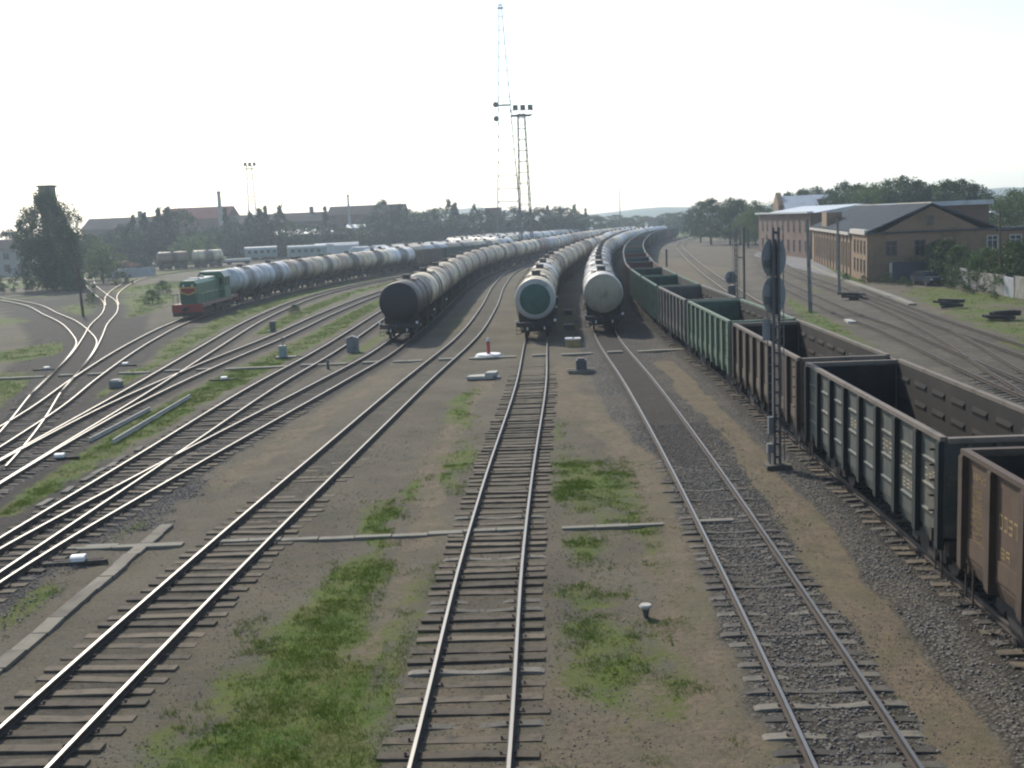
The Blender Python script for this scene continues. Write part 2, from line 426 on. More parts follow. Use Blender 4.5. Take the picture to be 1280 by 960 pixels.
K_PTS = [(9.6, -14), (9.8, 2), (10.7, 21), (11.3, 37), (11.75, 53), (11.95, 68), (12.15, 80), (12.6, 92), (13.9, 116), (15.2, 130), (21.0, 184), (29.3, 245), (38.5, 304), (47, 345), (58, 383), (72, 418), (92, 452), (122, 488), (165, 520)]
pK = Path(K_PTS)
def offK(d, Ys): return [tuple(pK.off(pK.atY(Y), d)) for Y in Ys]
FAR = (304, 345, 383, 418, 452, 488)
PATHS = {
 'K': pK,
 'B': Path([(3.8, -14), (4.4, 2), (5.25, 16), (5.9, 31.2), (6.6, 55), (7.0, 80), (9.2, 112), (12.3, 147), (16.0, 184), (24.2, 245)] + offK(5.2, FAR)),
 'A': Path([(-2.5, -14), (-1.8, 2), (-1.1, 16.7), (-.72, 27.6), (-.4, 34), (1.0, 58), (1.9, 80), (2.7, 95), (4.2, 120), (6.1, 142), (9.7, 172), (14.2, 207), (19.6, 240)] + offK(10.4, FAR)),
 'C': Path([(-9.7, -10), (-9.2, 8), (-8.6, 19), (-7.7, 32), (-6.8, 43), (-5.4, 60), (-3.2, 84.5), (-2.1, 110), (-1.2, 148), (.7, 185), (3.6, 212), (8.2, 237)] + offK(15.6, (283,) + FAR)),
 'D2': Path([(-14.6, 10), (-14.3, 20), (-13.9, 30.5), (-13.0, 39), (-10.3, 61.6), (-8.9, 74), (-8.3, 84), (-7.6, 100), (-7.0, 121), (-6.0, 150), (-4.4, 175), (-2, 195), (1, 212), (5, 234), (9.8, 257)] + offK(20.4, (290,) + FAR)),
 'D1': Path([(-14.6, 6), (-14.6, 20), (-14.4, 31.6), (-14.2, 41), (-13.8, 62.7), (-13.2, 74), (-12.3, 111), (-11.3, 145), (-9.4, 180), (-6, 207), (-.6, 238)] + offK(25.6, (283,) + FAR)),
 'E2': Path([(-18.4, 28), (-19.6, 43), (-20.2, 56), (-19.9, 73), (-19.0, 90), (-18.5, 112), (-16.2, 147), (-13.2, 168), (-9.5, 190), (-4, 216), (3, 245)] + offK(30.8, (283,) + FAR)),
 'E1': Path([(-18.5, 28), (-19.7, 43), (-20.9, 60), (-22.7, 82), (-24.7, 108), (-25.3, 128), (-25.0, 143), (-23.3, 160), (-20.4, 176), (-15, 196), (-8, 222)] + offK(36, (283,) + FAR)),
 'F': Path([(-20.9, 34), (-23.1, 50), (-24.0, 56), (-26.3, 67.6), (-30.4, 92), (-32.3, 108), (-32.9, 122), (-32.3, 141), (-30.2, 161), (-27.1, 180), (-22.3, 200), (-16, 220), (-7, 245)] + offK(41.2, (283,) + FAR)),
 'G1': Path([(-19, 36), (-21.5, 46), (-23.8, 54), (-26.3, 62), (-29.6, 74), (-32.3, 83.3), (-35.5, 93), (-39.4, 102), (-47, 118), (-53.5, 130), (-63, 148), (-79, 172), (-104, 205), (-160, 262)]),
 'G2': Path([(-26.3, 62), (-29.6, 74), (-32.0, 82.5), (-36.5, 97), (-41, 111), (-45.3, 126), (-52.5, 147), (-62.5, 171), (-74.5, 200), (-86, 230), (-98, 262)]),
 'G3': Path([(-50.5, 142), (-57, 160), (-62, 176), (-69, 202), (-74, 225), (-76, 250), (-72, 275)]),
 'L': Path([(-150, 236), (-120, 252), (-97, 267.5), (-84, 276.3), (-71, 284.2), (-52, 296), (-20, 318), (10, 346), (40, 392)]),
 'T5': Path([(-46, 150), (-40, 165), (-34.5, 180), (-28.5, 198), (-21.5, 218), (-13, 240), (0, 268)] + offK(46.6, (300, 345, 383, 418, 452))),
 'T6': Path([(-56, 160), (-48, 178), (-40, 195), (-33, 212), (-24, 232), (-13, 254), (0, 278)] + offK(52, (310, 345, 383, 418, 452))),
 'T7': Path([(-72, 186), (-60, 200), (-48, 215), (-38, 230), (-26, 248), (-12, 268)] + offK(58, (318, 345, 383, 418, 452))),
 'H0': Path([(20.2, 6), (20.4, 40), (21.0, 75), (22.8, 104), (24.3, 119), (27.3, 148), (36.5, 226), (45, 290), (56, 345), (70, 392), (92, 436), (125, 474), (170, 502)]),
 'H': Path([(22.0, 22), (22.6, 38), (23.5, 51.5), (24.7, 62), (26.4, 76), (27.3, 89), (29.5, 109), (32.0, 130), (37, 160), (43, 190), (51, 232), (62, 290), (76, 345), (95, 395), (130, 440), (180, 475)]),
 'J': Path([(23.3, 47), (25.3, 57), (27.4, 66.5), (29.9, 79.6), (32.5, 95.5), (35.3, 122), (38.2, 147), (43.5, 178), (51, 215), (64, 280), (80, 340), (105, 392)]),
 'J3': Path([(25.5, 34), (28.2, 53), (29.7, 66), (31.0, 78), (33.6, 98), (36.9, 120)]),
}

# ------------------------------------------------------------------ ground sheet
def axis(lo, hi, step, far_lo, far_hi, g=1.16):
    mid = list(np.arange(lo, hi + 1e-6, step)); a = []; x, d = hi, step
    while x < far_hi: d *= g; x += d; a.append(min(x, far_hi))
    b = []; x, d = lo, step
    while x > far_lo: d *= g; x -= d; b.append(max(x, far_lo))
    return np.array(b[::-1] + mid + a)
gx = axis(-42, 36, .32, -2600, 2600); gy = axis(13, 112, .34, -60, 3000)
GX, GY = np.meshgrid(gx, gy)
def dist_path(p, X, Y, ymax=420):
    q = p.p[p.p[:, 1] < ymax][::2]
    D = np.full(X.shape, 1e9); S = np.zeros(X.shape)
    order = np.argsort(q[:, 1])
    # distance to nearest sample using row-wise search (paths run mostly along y)
    for a, b in zip(q[:-1], q[1:]):
        y0, y1 = min(a[1], b[1]) - 6, max(a[1], b[1]) + 6
        r = (gy >= y0) & (gy <= y1)
        if not r.any(): continue
        ab = b - a; L2 = max(1e-6, ab @ ab)
        t = np.clip(((X[r] - a[0]) * ab[0] + (Y[r] - a[1]) * ab[1]) / L2, 0, 1)
        dx = X[r] - a[0] - t * ab[0]; dy = Y[r] - a[1] - t * ab[1]
        D[r] = np.minimum(D[r], np.hypot(dx, dy))
    return D
def sm(x, a, b):
    t = np.clip((x - a) / (b - a), 0, 1); return t * t * (3 - 2 * t)
G = np.zeros(GX.shape); D_ = np.zeros(GX.shape); S_ = np.zeros(GX.shape); O_ = np.zeros(GX.shape)
DIST = {k: dist_path(p, GX, GY) for k, p in PATHS.items()}
for k, d in DIST.items():
    if k in ('A',): O_ = np.maximum(O_, sm(d, 1.6, .4) * .30)
    elif k in ('B',): O_ = np.maximum(O_, sm(d, 1.5, .8) * np.where(GY > 38, .7, .12)); S_ = np.maximum(S_, sm(d, 2.7, 1.9) * .9)
    elif k in ('K',): O_ = np.maximum(O_, sm(d, 2.2, 1.2) * .8); S_ = np.maximum(S_, sm(d, 3.6, 2.4) * .9)
    elif k == 'C': O_ = np.maximum(O_, sm(d, 1.6, .6) * .5)
    elif k in ('D1', 'D2'): O_ = np.maximum(O_, sm(d, 1.9, 1.0) * .95); S_ = np.maximum(S_, sm(d, 3.6, 2.0) * .35)
    elif k in ('G1', 'G2'): O_ = np.maximum(O_, sm(d, 6.0, 3.0) * 1.1)
    elif k == 'F': O_ = np.maximum(O_, sm(d, 3.5, 1.8) * np.where(GY < 105, .85, .5))
    elif k in ('E1', 'E2'): O_ = np.maximum(O_, sm(d, 2.1, 1.2) * .75)
    elif k in ('H', 'J', 'H0', 'J3'): O_ = np.maximum(O_, sm(d, 2.0, 1.2) * .45); S_ = np.maximum(S_, sm(d, 3.4, 2.0) * .4)
    else: O_ = np.maximum(O_, sm(d, 2.4, 1.4) * .6)
def vnoise(X, Y, sc_, seed):
    rs_ = np.random.RandomState(seed); tab = rs_.rand(256, 256)
    x, y = X / sc_, Y / sc_; i, j = np.floor(x).astype(int), np.floor(y).astype(int); fx, fy = x - i, y - j
    fx = fx * fx * (3 - 2 * fx); fy = fy * fy * (3 - 2 * fy)
    g_ = lambda a, b: tab[a % 256, b % 256]
    return (g_(i, j) * (1 - fx) + g_(i + 1, j) * fx) * (1 - fy) + (g_(i, j + 1) * (1 - fx) + g_(i + 1, j + 1) * fx) * fy
def fnoise(X, Y, sc_, seed, k=4):
    t = 0; a = 1; n_ = 0
    for o_ in range(k): t = t + a * vnoise(X, Y, sc_ / 2**o_, seed + o_); n_ += a; a *= .55
    return t / n_
NW1 = fnoise(GX, GY, 1.7, 11) - .5; NW2 = fnoise(GX, GY, 1.7, 31) - .5; NW3 = fnoise(GX, GY, 2.4, 51, 5) - .5
def blob(T, x, y, rx, ry, s=1.0, ang=0):
    c, sn = math.cos(R(ang)), math.sin(R(ang)); wq = min(2.6, min(rx, ry) * 1.6 + .5)
    XX, YY = GX + NW1 * wq, GY + NW2 * wq * 1.6
    u = ((XX - x) * c + (YY - y) * sn) / rx; v = (-(XX - x) * sn + (YY - y) * c) / ry
    np.maximum(T, s * sm(np.hypot(u, v), 1.45, .35) * np.clip(1.12 + NW3 * 1.2, 0, 1.3), out=T)
def strip(T, pts, wd, s=1.0):
    p = Path(pts); d = dist_path(p, GX + NW1 * wd * 1.3, GY); np.maximum(T, s * sm(d, wd * 1.35, wd * .35) * np.clip(1.12 + NW3 * 1.2, 0, 1.3), out=T)
# grass
blob(G, -4.6, 18.0, 1.75, 4.2, .95); blob(G, -4.3, 23.5, 1.15, 3.4, .9); blob(G, -4.2, 27.8, .85, 2.6, .72); blob(G, -4.1, 32.4, .55, 3.6, .7, 6); blob(G, -3.4, 36.5, .4, 2.6, .5)
blob(G, -2.3, 26, .7, 3, .42); blob(G, -2.1, 40, .7, 6, .55); blob(G, -2.4, 52.5, .9, 6, .62); blob(G, -2.6, 16, .8, 4, .45)
blob(G, 1.9, 36.5, 1.5, 6.5, .55); blob(G, 2.6, 33.5, .9, 3.4, .62); blob(G, 1.6, 29.2, .9, 3, .55); blob(G, 1.7, 22, 1.1, 4.2, .6); blob(G, 2.9, 21, .7, 3.5, .5); blob(G, -2.6, 22, .7, 7, .5); blob(G, -5.8, 22, .8, 6, .4); blob(G, 3.5, 33, .5, 8, .5)
blob(G, 3.4, 27, .45, 5, .3); blob(G, 1.3, 46, .8, 6, .5); blob(G, 1.0, 60, .7, 7, .35)
blob(G, -12.6, 27.5, .8, 5.5, .75, 0); blob(G, -12.2, 33, .7, 3, .7)
strip(G, [(-17.6, 36), (-17.6, 44), (-17.4, 56), (-16.9, 66), (-16.2, 78), (-15.6, 95), (-15.3, 120), (-13.6, 150), (-11, 180)], 1.6, .85)
blob(G, -10.6, 80, 1.6, 12, .55); strip(G, [(-10.0, 66), (-9.8, 90), (-9.2, 115)], 1.0, .75)
strip(G, [(-23.6, 62), (-23.8, 75), (-26.5, 92), (-28.2, 110), (-28.6, 130), (-28, 150), (-25.5, 170), (-20, 192)], 2.2, .7)
strip(G, [(-21.8, 96), (-22, 120), (-21, 146), (-18.5, 166), (-14, 190)], 1.5, .85)
blob(G, -31.5, 62, 4.2, 13, .95, 12); blob(G, -38, 88, 4, 8, .8); blob(G, -52, 148, 8, 22, .9, 8); blob(G, -44, 128, 4, 12, .6); blob(G, -60, 188, 9, 18, .8)
blob(G, -47, 100, 8, 9, .3); blob(G, -62, 122, 9, 12, .8, 30); blob(G, -82, 170, 16, 14, .8); blob(G, -110, 225, 30, 26, .75); blob(G, -85, 232, 14, 20, .7)
blob(G, -50, 205, 9, 20, .7); blob(G, -40, 235, 16, 16, .8); blob(G, -80, 262, 40, 16, .8); blob(G, -30, 262, 20, 12, .7)
blob(G, 1.9, 125, 1.1, 35, .75); blob(G, -4.6, 100, 1, 20, .4); blob(G, 4.9, 100, 1.2, 25, .5); blob(G, .8, 90, 1.0, 20, .35)
strip(G, [(20.2, 60), (22.5, 75), (24.5, 88), (27.2, 104), (29.5, 118)], 1.4, .62); strip(G, [(18.2, 40), (19, 60), (20, 80)], 2.2, .55)
strip(D_, [(32, 60), (36, 80), (40, 96), (43.5, 112)], 1.2, .8)
strip(G, [(31, 58), (33.5, 70), (36.5, 84), (39.5, 100), (42, 112)], 3.0, .55); blob(G, 43, 104, 3.4, 14, .7); strip(G, [(34, 118), (38, 140), (43, 165)], 1.4, .6)
strip(G, [(40, 128), (44, 150), (49, 182)], 1.5, .8); blob(G, 33.5, 120, 1.6, 16, .55); blob(G, 64, 250, 10, 40, .6)
# brown trodden earth
strip(D_, [(6.6, 8), (7.1, 18), (7.5, 24), (8.0, 31), (8.5, 40), (8.9, 52), (9.2, 66)], .62, 1.0)
strip(D_, [(3.6, 10), (3.4, 17), (3.6, 23), (4.1, 30), (4.3, 38), (3.7, 48), (2.9, 58), (3.1, 68)], .85, .8); blob(D_, 1.6, 18, 2.2, 5, .6); blob(D_, 2.5, 54, 1.6, 8, .7)
strip(D_, [(-2.5, 30), (-3.0, 37), (-2.9, 43), (-2.2, 52), (-1.3, 62)], .6, .9); strip(D_, [(-3.2, 22), (-2.9, 27), (-3.3, 31)], .5, .6)
strip(D_, [(-10.5, 38), (-9.6, 46), (-8.4, 58), (-7.2, 68)], .8, .7); blob(D_, -6.6, 25, .9, 8, .5); blob(D_, -1.3, 16, .9, 8, .55)
blob(D_, 24, 180, 5, 60, .7); blob(D_, 31, 190, 4, 60, .6); blob(D_, -60, 255, 40, 12, .5); blob(D_, 36, 88, 3, 10, .6)
strip(D_, [(-46, 150), (-50, 175), (-44, 200)], 3, .6); blob(D_, -16.6, 36, 1.0, 5, .6)
# coarse stone
strip(S_, [(8.6, 10), (8.9, 22), (9.4, 32), (9.6, 44)], 1.3, .95); strip(S_, [(6.9, 14), (7.0, 20), (7.5, 30), (8.0, 42)], .5, .8); strip(S_, [(3.9, 16), (4.2, 23), (4.5, 31), (5.0, 42)], .45, .9); blob(S_, -12.3, 36, 1.2, 9, .8); blob(S_, -13.4, 25, 1.4, 7, .8); S_ *= 1 - .9 * np.clip(D_ * 1.3, 0, 1) * (GY < 70)
farw = sm(GY, 330, 460)
blobG = sm(GY, 300, 420) * .75
G = np.maximum(G, blobG); G = np.maximum(G, sm(np.abs(GX), 90, 150) * .7)
keep = np.ones(GX.shape)
for k in ('B', 'K', 'D1', 'D2', 'E1', 'E2', 'F', 'G1', 'G2', 'H', 'J'): keep *= sm(DIST[k], 1.2, 2.2)
for k in ('A', 'C'): keep *= .35 + .65 * sm(DIST[k], 1.0, 1.7)
G *= keep
rs = np.random.RandomState(3)
GZ = np.zeros(GX.shape)
nearM = (GY < 115) & (np.abs(GX) < 45)
dmin = np.min([DIST[k] for k in DIST], axis=0)
bumpy = rs.rand(*GX.shape); bumpy = (bumpy + np.roll(bumpy, 1, 0) + np.roll(bumpy, 1, 1) + np.roll(bumpy, -1, 0) + np.roll(bumpy, -1, 1)) / 5 - .5
GZ += np.where(nearM, bumpy * .10 * sm(dmin, 1.4, 2.6), 0)
GZ -= sm(dmin, 1.4, 2.6) * .05
gv = np.stack([GX, GY, GZ], -1).reshape(-1, 3)
ny, nx = GX.shape
idx = np.arange(ny * nx).reshape(ny, nx)
quads = np.stack([idx[:-1, :-1], idx[:-1, 1:], idx[1:, 1:], idx[1:, :-1]], -1).reshape(-1, 4)
me = bpy.data.meshes.new('ground')
me.vertices.add(len(gv)); me.vertices.foreach_set('co', gv.ravel())
me.loops.add(quads.size); me.loops.foreach_set('vertex_index', quads.ravel())
me.polygons.add(len(quads)); me.polygons.foreach_set('loop_start', np.arange(0, quads.size, 4)); me.polygons.foreach_set('loop_total', np.full(len(quads), 4))
me.update(); me.validate()
ca = me.color_attributes.new('cover', 'FLOAT_COLOR', 'POINT')
ca.data.foreach_set('color', np.stack([G, D_, S_, O_], -1).reshape(-1).astype(np.float32))
me.polygons.foreach_set('use_smooth', [True] * len(quads))
me.materials.append(MATS['ground'])
tag(ob('ground', me), kind='structure')
def sample(T, x, y):
    i = np.clip(np.searchsorted(gy, y) - 1, 0, ny - 2); j = np.clip(np.searchsorted(gx, x) - 1, 0, nx - 2)
    return T[i, j]
def gz(x, y): return float(sample(GZ, np.array([x]), np.array([y]))[0])

# ------------------------------------------------------------------ tracks
def rail_mesh(p, side, s0, s1, top, org):
    prof = [(-.065, .055), (-.065, .07), (-.012, .085), (-.012, .155), (-.034, .165), (-.031, .2), (.031, .2), (.034, .165), (.012, .155), (.012, .085), (.065, .07), (.065, .055)]
    n = len(prof); ts = []; t = s0
    while t < s1: ts.append(t); t += 1.0 if p.pos(t)[1] < 140 else 3.0
    ts.append(s1); b = MB()
    for t in ts:
        q = p.pos(t); v = p.tan(t); nx_, ny_ = -v[1], v[0]
        for a, z in prof:
            d = side * .797 + a; b.v.append((q[0] + nx_ * d - org[0], q[1] + ny_ * d - org[1], z))
    for i in range(len(ts) - 1):
        for j in range(n):
            k = (j + 1) % n
            b.f.append((i * n + j, (i + 1) * n + j, (i + 1) * n + k, i * n + k)); b.m.append(1 if j in (4, 5, 6) else 0)
    return b.mesh('rail', ['rail_side', top])
def sleeper_mesh(kind, var):
    b = MB(); r = random.Random(var * 7 + len(kind))
    mat = {'wood': 'sleeper_wood', 'concrete': 'sleeper_concrete', 'dark': 'sleeper_dark'}[kind]
    if kind == 'wood':
        e = [r.uniform(-.05, .05) for _ in range(2)]; k = 7; w = .125
        prof = [(-1.36 + e[0], r.uniform(-.012, .012))] + [(-1.36 + 2.72 * i / k, r.uniform(-.014, .01)) for i in range(1, k)] + [(1.36 + e[1], r.uniform(-.012, .012))]
        for (x0, a0), (x1, a1) in zip(prof[:-1], prof[1:]):
            w0 = w * (1 + a0 * 4); w1 = w * (1 + a1 * 4)
            vs = [(x0, -w0, -.1), (x1, -w1, -.1), (x1, w1, -.1), (x0, w0, -.1), (x0, -w0, a0), (x1, -w1, a1), (x1, w1, a1), (x0, w0, a0)]
            b.add(vs, [(0, 3, 2, 1), (4, 5, 6, 7), (0, 1, 5, 4), (1, 2, 6, 5), (2, 3, 7, 6), (3, 0, 4, 7)])
    else:
        xs = [-1.35, -1.25, -.95, -.62, -.35, 0, .35, .62, .95, 1.25, 1.35]; zs = [-.03, .0, .012, .006, -.02, -.03, -.02, .006, .012, .0, -.03]; ws = [.12, .145, .145, .135, .11, .105, .11, .135, .145, .145, .12]
        vs = []; k = len(xs)
        for x, z, w in zip(xs, zs, ws): vs += [(x, -w, -.12), (x, -w * .75, z), (x, w * .75, z), (x, w, -.12)]
        fs = [(0, 1, 2, 3), tuple(4 * (k - 1) + i for i in (3, 2, 1, 0))]
        for i in range(k - 1):
            for j in range(3): fs.append((4 * i + j, 4 * i + 4 + j, 4 * i + 5 + j, 4 * i + 1 + j))
        b.add(vs, fs)
    b.mi(1)
    for s in (-1, 1):
        b.cbox(s * .797, 0, .004, .26, .13, .02)
        for q in (-.12, .12): b.cbox(s * .797 + q, 0, .03, .03, .05, .04)
    return b.mesh('sleeper', [mat, 'under_brown'])
def in_frame(x, y, m=.06):
    if y < 3: return False
    u, v = px(x, y, .1)
    return -1280 * m < u < 1280 * (1 + m) and v < 960 * (1 + m)
def make_track(key, label, y0, y1, top, kinds, rise=0.0, ymax_s=150, step=.58, fade=None):
    p = PATHS[key]; s0, s1 = p.atY(y0), p.atY(y1)
    if s1 < s0: s0, s1 = s1, s0
    org = p.pos(s0)
    t = thing('railway_track', label, 'railway track', (org[0], org[1], 0), 0, 'railway tracks of the yard')
    for sd in (1, -1): ob('rail', rail_mesh(p, sd, s0, s1, top, org), t)
    r = random.Random(key); spots = []; s = s0
    while s < s1 and p.pos(s)[1] < ymax_s:
        q = p.pos(s)
        if in_frame(q[0], q[1], .12): spots.append(s)
        s += step * r.uniform(.86, 1.14)
    spots.sort(key=lambda a: p.pos(a)[1])
    rest = MB()
    for i, s in enumerate(spots):
        q = p.pos(s); v = p.tan(s); kd = kinds(i, r)
        me = cached(('sleeper', kd, i % 5), lambda: sleeper_mesh(kd, i % 5))
        lift = .055 + rise + r.uniform(-.042, .010) - (0 if fade is None else min(.075, max(0, (q[1] - fade) * .006)))
        ang = math.atan2(v[1], v[0]) - math.pi / 2 + R(r.gauss(0, 1.5))
        if i < 100:
            ob('sleeper', me, t, (q[0] - org[0] + r.gauss(0, .035), q[1] - org[1], lift), (0, 0, ang))
        else:
            M = Matrix.Translation((q[0] - org[0], q[1] - org[1], lift)) @ Matrix.Rotation(ang, 4, 'Z')
            rest.box(-1.35, 1.35, -.12, .12, -.1, 0, M)
    if rest.v: tag(ob('sleeper', rest.mesh('sleeper_rest', 'sleeper_dark'), t), kind='stuff')
    return t
make_track('A', 'polished track in the middle, running to the tank wagon with the green end', 8, 380, 'rail_top', lambda i, r: 'concrete' if i in (2, 7, 11, 17, 18, 24, 31) else 'wood', ymax_s=75, fade=58)
make_track('B', 'polished track right of the middle on curved concrete sleepers, to the pale blunt tanker', 8, 380, 'rail_top', lambda i, r: 'dark' if r.random() < .7 else 'concrete', rise=-.018, fade=34, ymax_s=74)
make_track('C', 'empty polished track on weathered wooden sleepers curving between two tank trains', 10, 330, 'rail_top', lambda i, r: 'wood', rise=-.008, fade=34, ymax_s=90)
make_track('D1', 'straight track just left of the dark tank wagon, ending in the near-left turnout', 14, 380, 'rail_top', lambda i, r: 'dark' if r.random() < .6 else 'wood', fade=55)
make_track('D2', 'track branching from the near-left turnout and running under the dark tank wagon', 14, 380, 'rail_top', lambda i, r: 'dark' if r.random() < .6 else 'wood', fade=50)
make_track('K', 'brown railed track under the open wagons with sleeper ends poking out', 4, 480, 'rail_top_rusty', lambda i, r: 'dark' if r.random() < .5 else 'wood', ymax_s=110)
make_track('E2', 'right branch of the turnout in the grass at left of middle', 34, 250, 'rail_top', lambda i, r: 'dark', fade=52)
make_track('E1', 'left branch of the turnout beside the long strip of grass', 34, 250, 'rail_top', lambda i, r: 'dark', fade=52)
make_track('F', 'track carrying the green and red locomotive', 40, 300, 'rail_top', lambda i, r: 'dark', fade=52)
make_track('G1', 'dark track curving away hard to the left edge below the big tree', 42, 230, 'rail_top', lambda i, r: 'dark', fade=60)
make_track('G2', 'winding track from the left turnout passing right of the big tree', 62, 255, 'rail_top', lambda i, r: 'dark', fade=60)
make_track('G3', 'faint rusty loop track in the weeds left of the locomotive', 142, 272, 'rail_top_dull', lambda i, r: 'dark', fade=60, ymax_s=160)
make_track('L', 'distant siding under the two short tank wagons at far left', 240, 330, 'rail_top_dull', lambda i, r: 'dark', ymax_s=10)
make_track('H', 'rusty track right of the open wagons, nearest the row of bare poles', 28, 380, 'rail_top_rusty', lambda i, r: 'dark', fade=50)
make_track('H0', 'track with bright rails running close behind the open wagons', 60, 420, 'rail_top_dull', lambda i, r: 'dark', fade=50)
make_track('J', 'rusty track nearest the brick building, joining its neighbour at right', 47, 330, 'rail_top_rusty', lambda i, r: 'dark', fade=50)
make_track('J3', 'short rusty track merging at the right edge below the concrete fence', 36, 118, 'rail_top_rusty', lambda i, r: 'dark', fade=50)
for k, lb in (('T5', 'far track under the tank wagons right behind the locomotive train'), ('T6', 'far track under the second row of distant tank wagons'), ('T7', 'farthest yard track under the small pale tank wagons')):
    make_track(k, lb, 200 if k != 'T7' else 215, 400, 'rail_top_rusty', lambda i, r: 'dark', ymax_s=10)

# ------------------------------------------------------------------ wagon pieces (local: y along the track, z = 0 on the rail head)
def wheelset_mesh():
    b = MB()
    for s in (-1, 1):
        b.cur = 0
        vs = []; n = 20; x0 = s * .72; x1 = s * .85
        for x, r in ((x0, .50), (x0 + s * .03, .50), (x0 + s * .035, .475), (x1, .47), (x1, .38), (x1 - s * .03, .34), (x1 - s * .03, .14), (x1 + s * .02, .12)):
            vs += [(x, r * math.cos(2 * math.pi * i / n), r * math.sin(2 * math.pi * i / n)) for i in range(n)]
        fs = [(j * n + i, j * n + (i + 1) % n, (j + 1) * n + (i + 1) % n, (j + 1) * n + i) for j in range(7) for i in range(n)]
        fs.append(tuple(range(n))); fs.append(tuple(7 * n + i for i in range(n)))
        b.add(vs, fs)
    b.tube((-1.05, 0, 0), (1.05, 0, 0), .08, n=10)
    return b.mesh('wheelset', 'wheel_steel', True)
def bogie_mesh(full, wb=.925):
    b = MB()
    for s in (-1, 1):
        pts = [(-wb - .28, .38), (-wb - .24, .62), (-wb + .1, .66), (-.55, .84), (.55, .84), (wb - .1, .66), (wb + .24, .62), (wb + .28, .38), (wb - .1, .36), (wb - .25, .5), (.45, .26), (-.45, .26), (-wb + .25, .5), (-wb + .1, .36)]
        b.poly_x(pts, s * .96, s * 1.1)
        for k in (-.17, 0, .17): b.tube((s * 1.03, k, .34), (s * 1.03, k, .68), .07, n=8)
    b.box(-1.15, 1.15, -.22, .22, .5, .82)
    if not full:
        for y in (-wb, wb):
            for s in (-1, 1): b.tube((s * .72, y, .475), (s * .86, y, .475), .48, n=14)
            b.tube((-.9, y, .475), (.9, y, .475), .09, n=6)
    return b.mesh('bogie', 'under_steel', False)
def coupler_mesh():
    b = MB(); b.box(-.12, .12, -.62, .1, -.14, .14)
    b.poly_z([(-.22, -.95), (-.05, -.98), (-.03, -.72), (.10, -.72), (.14, -1.0), (.24, -.9), (.22, -.55), (-.2, -.55)], -.17, .17)
    return b.mesh('coupler', 'under_steel')
def put_bogies(root, ys, lod, flip=True):
    for y in ys:
        bo = ob('bogie', cached(('bogie', lod == 0), lambda: bogie_mesh(lod == 0)), root, (0, y, 0))
        if lod == 0:
            for k in (-.925, .925): ob('wheelset', cached('wheelset', wheelset_mesh), bo, (0, k, .475))
def tank_shell(L, Rr=1.5):
    h = L / 2; d = .42; prof = [(-h, .02)]
    for k in range(1, 9):
        a = math.pi / 2 * k / 8; prof.append((-h + d * (1 - math.cos(a)), Rr * math.sin(a)))
    prof += [(-h * .62, Rr), (-h * .3, Rr), (0, Rr), (h * .3, Rr), (h * .62, Rr)]
    prof += [(-y, r) for y, r in prof[8::-1]]
    return MB().lathe_y(prof, 36).mesh('tank', 'tank_cream', True)
def end_disc(sign, L, r, dr=0.0, Rr=1.5):
    """thin dished plate lying just off the tank end"""
    h = L / 2; d = .42; prof = []
    for k in range(0, 8):
        rr = max(.01, dr + (r - dr) * k / 7); a = math.asin(min(1, rr / Rr)); prof.append((sign * (h - d * (1 - math.cos(a)) + .012), rr))
    prof.append((sign * (h - d * (1 - math.cos(math.asin(min(1, r / Rr)))) - .02), r))
    return MB().lathe_y(prof, 36)
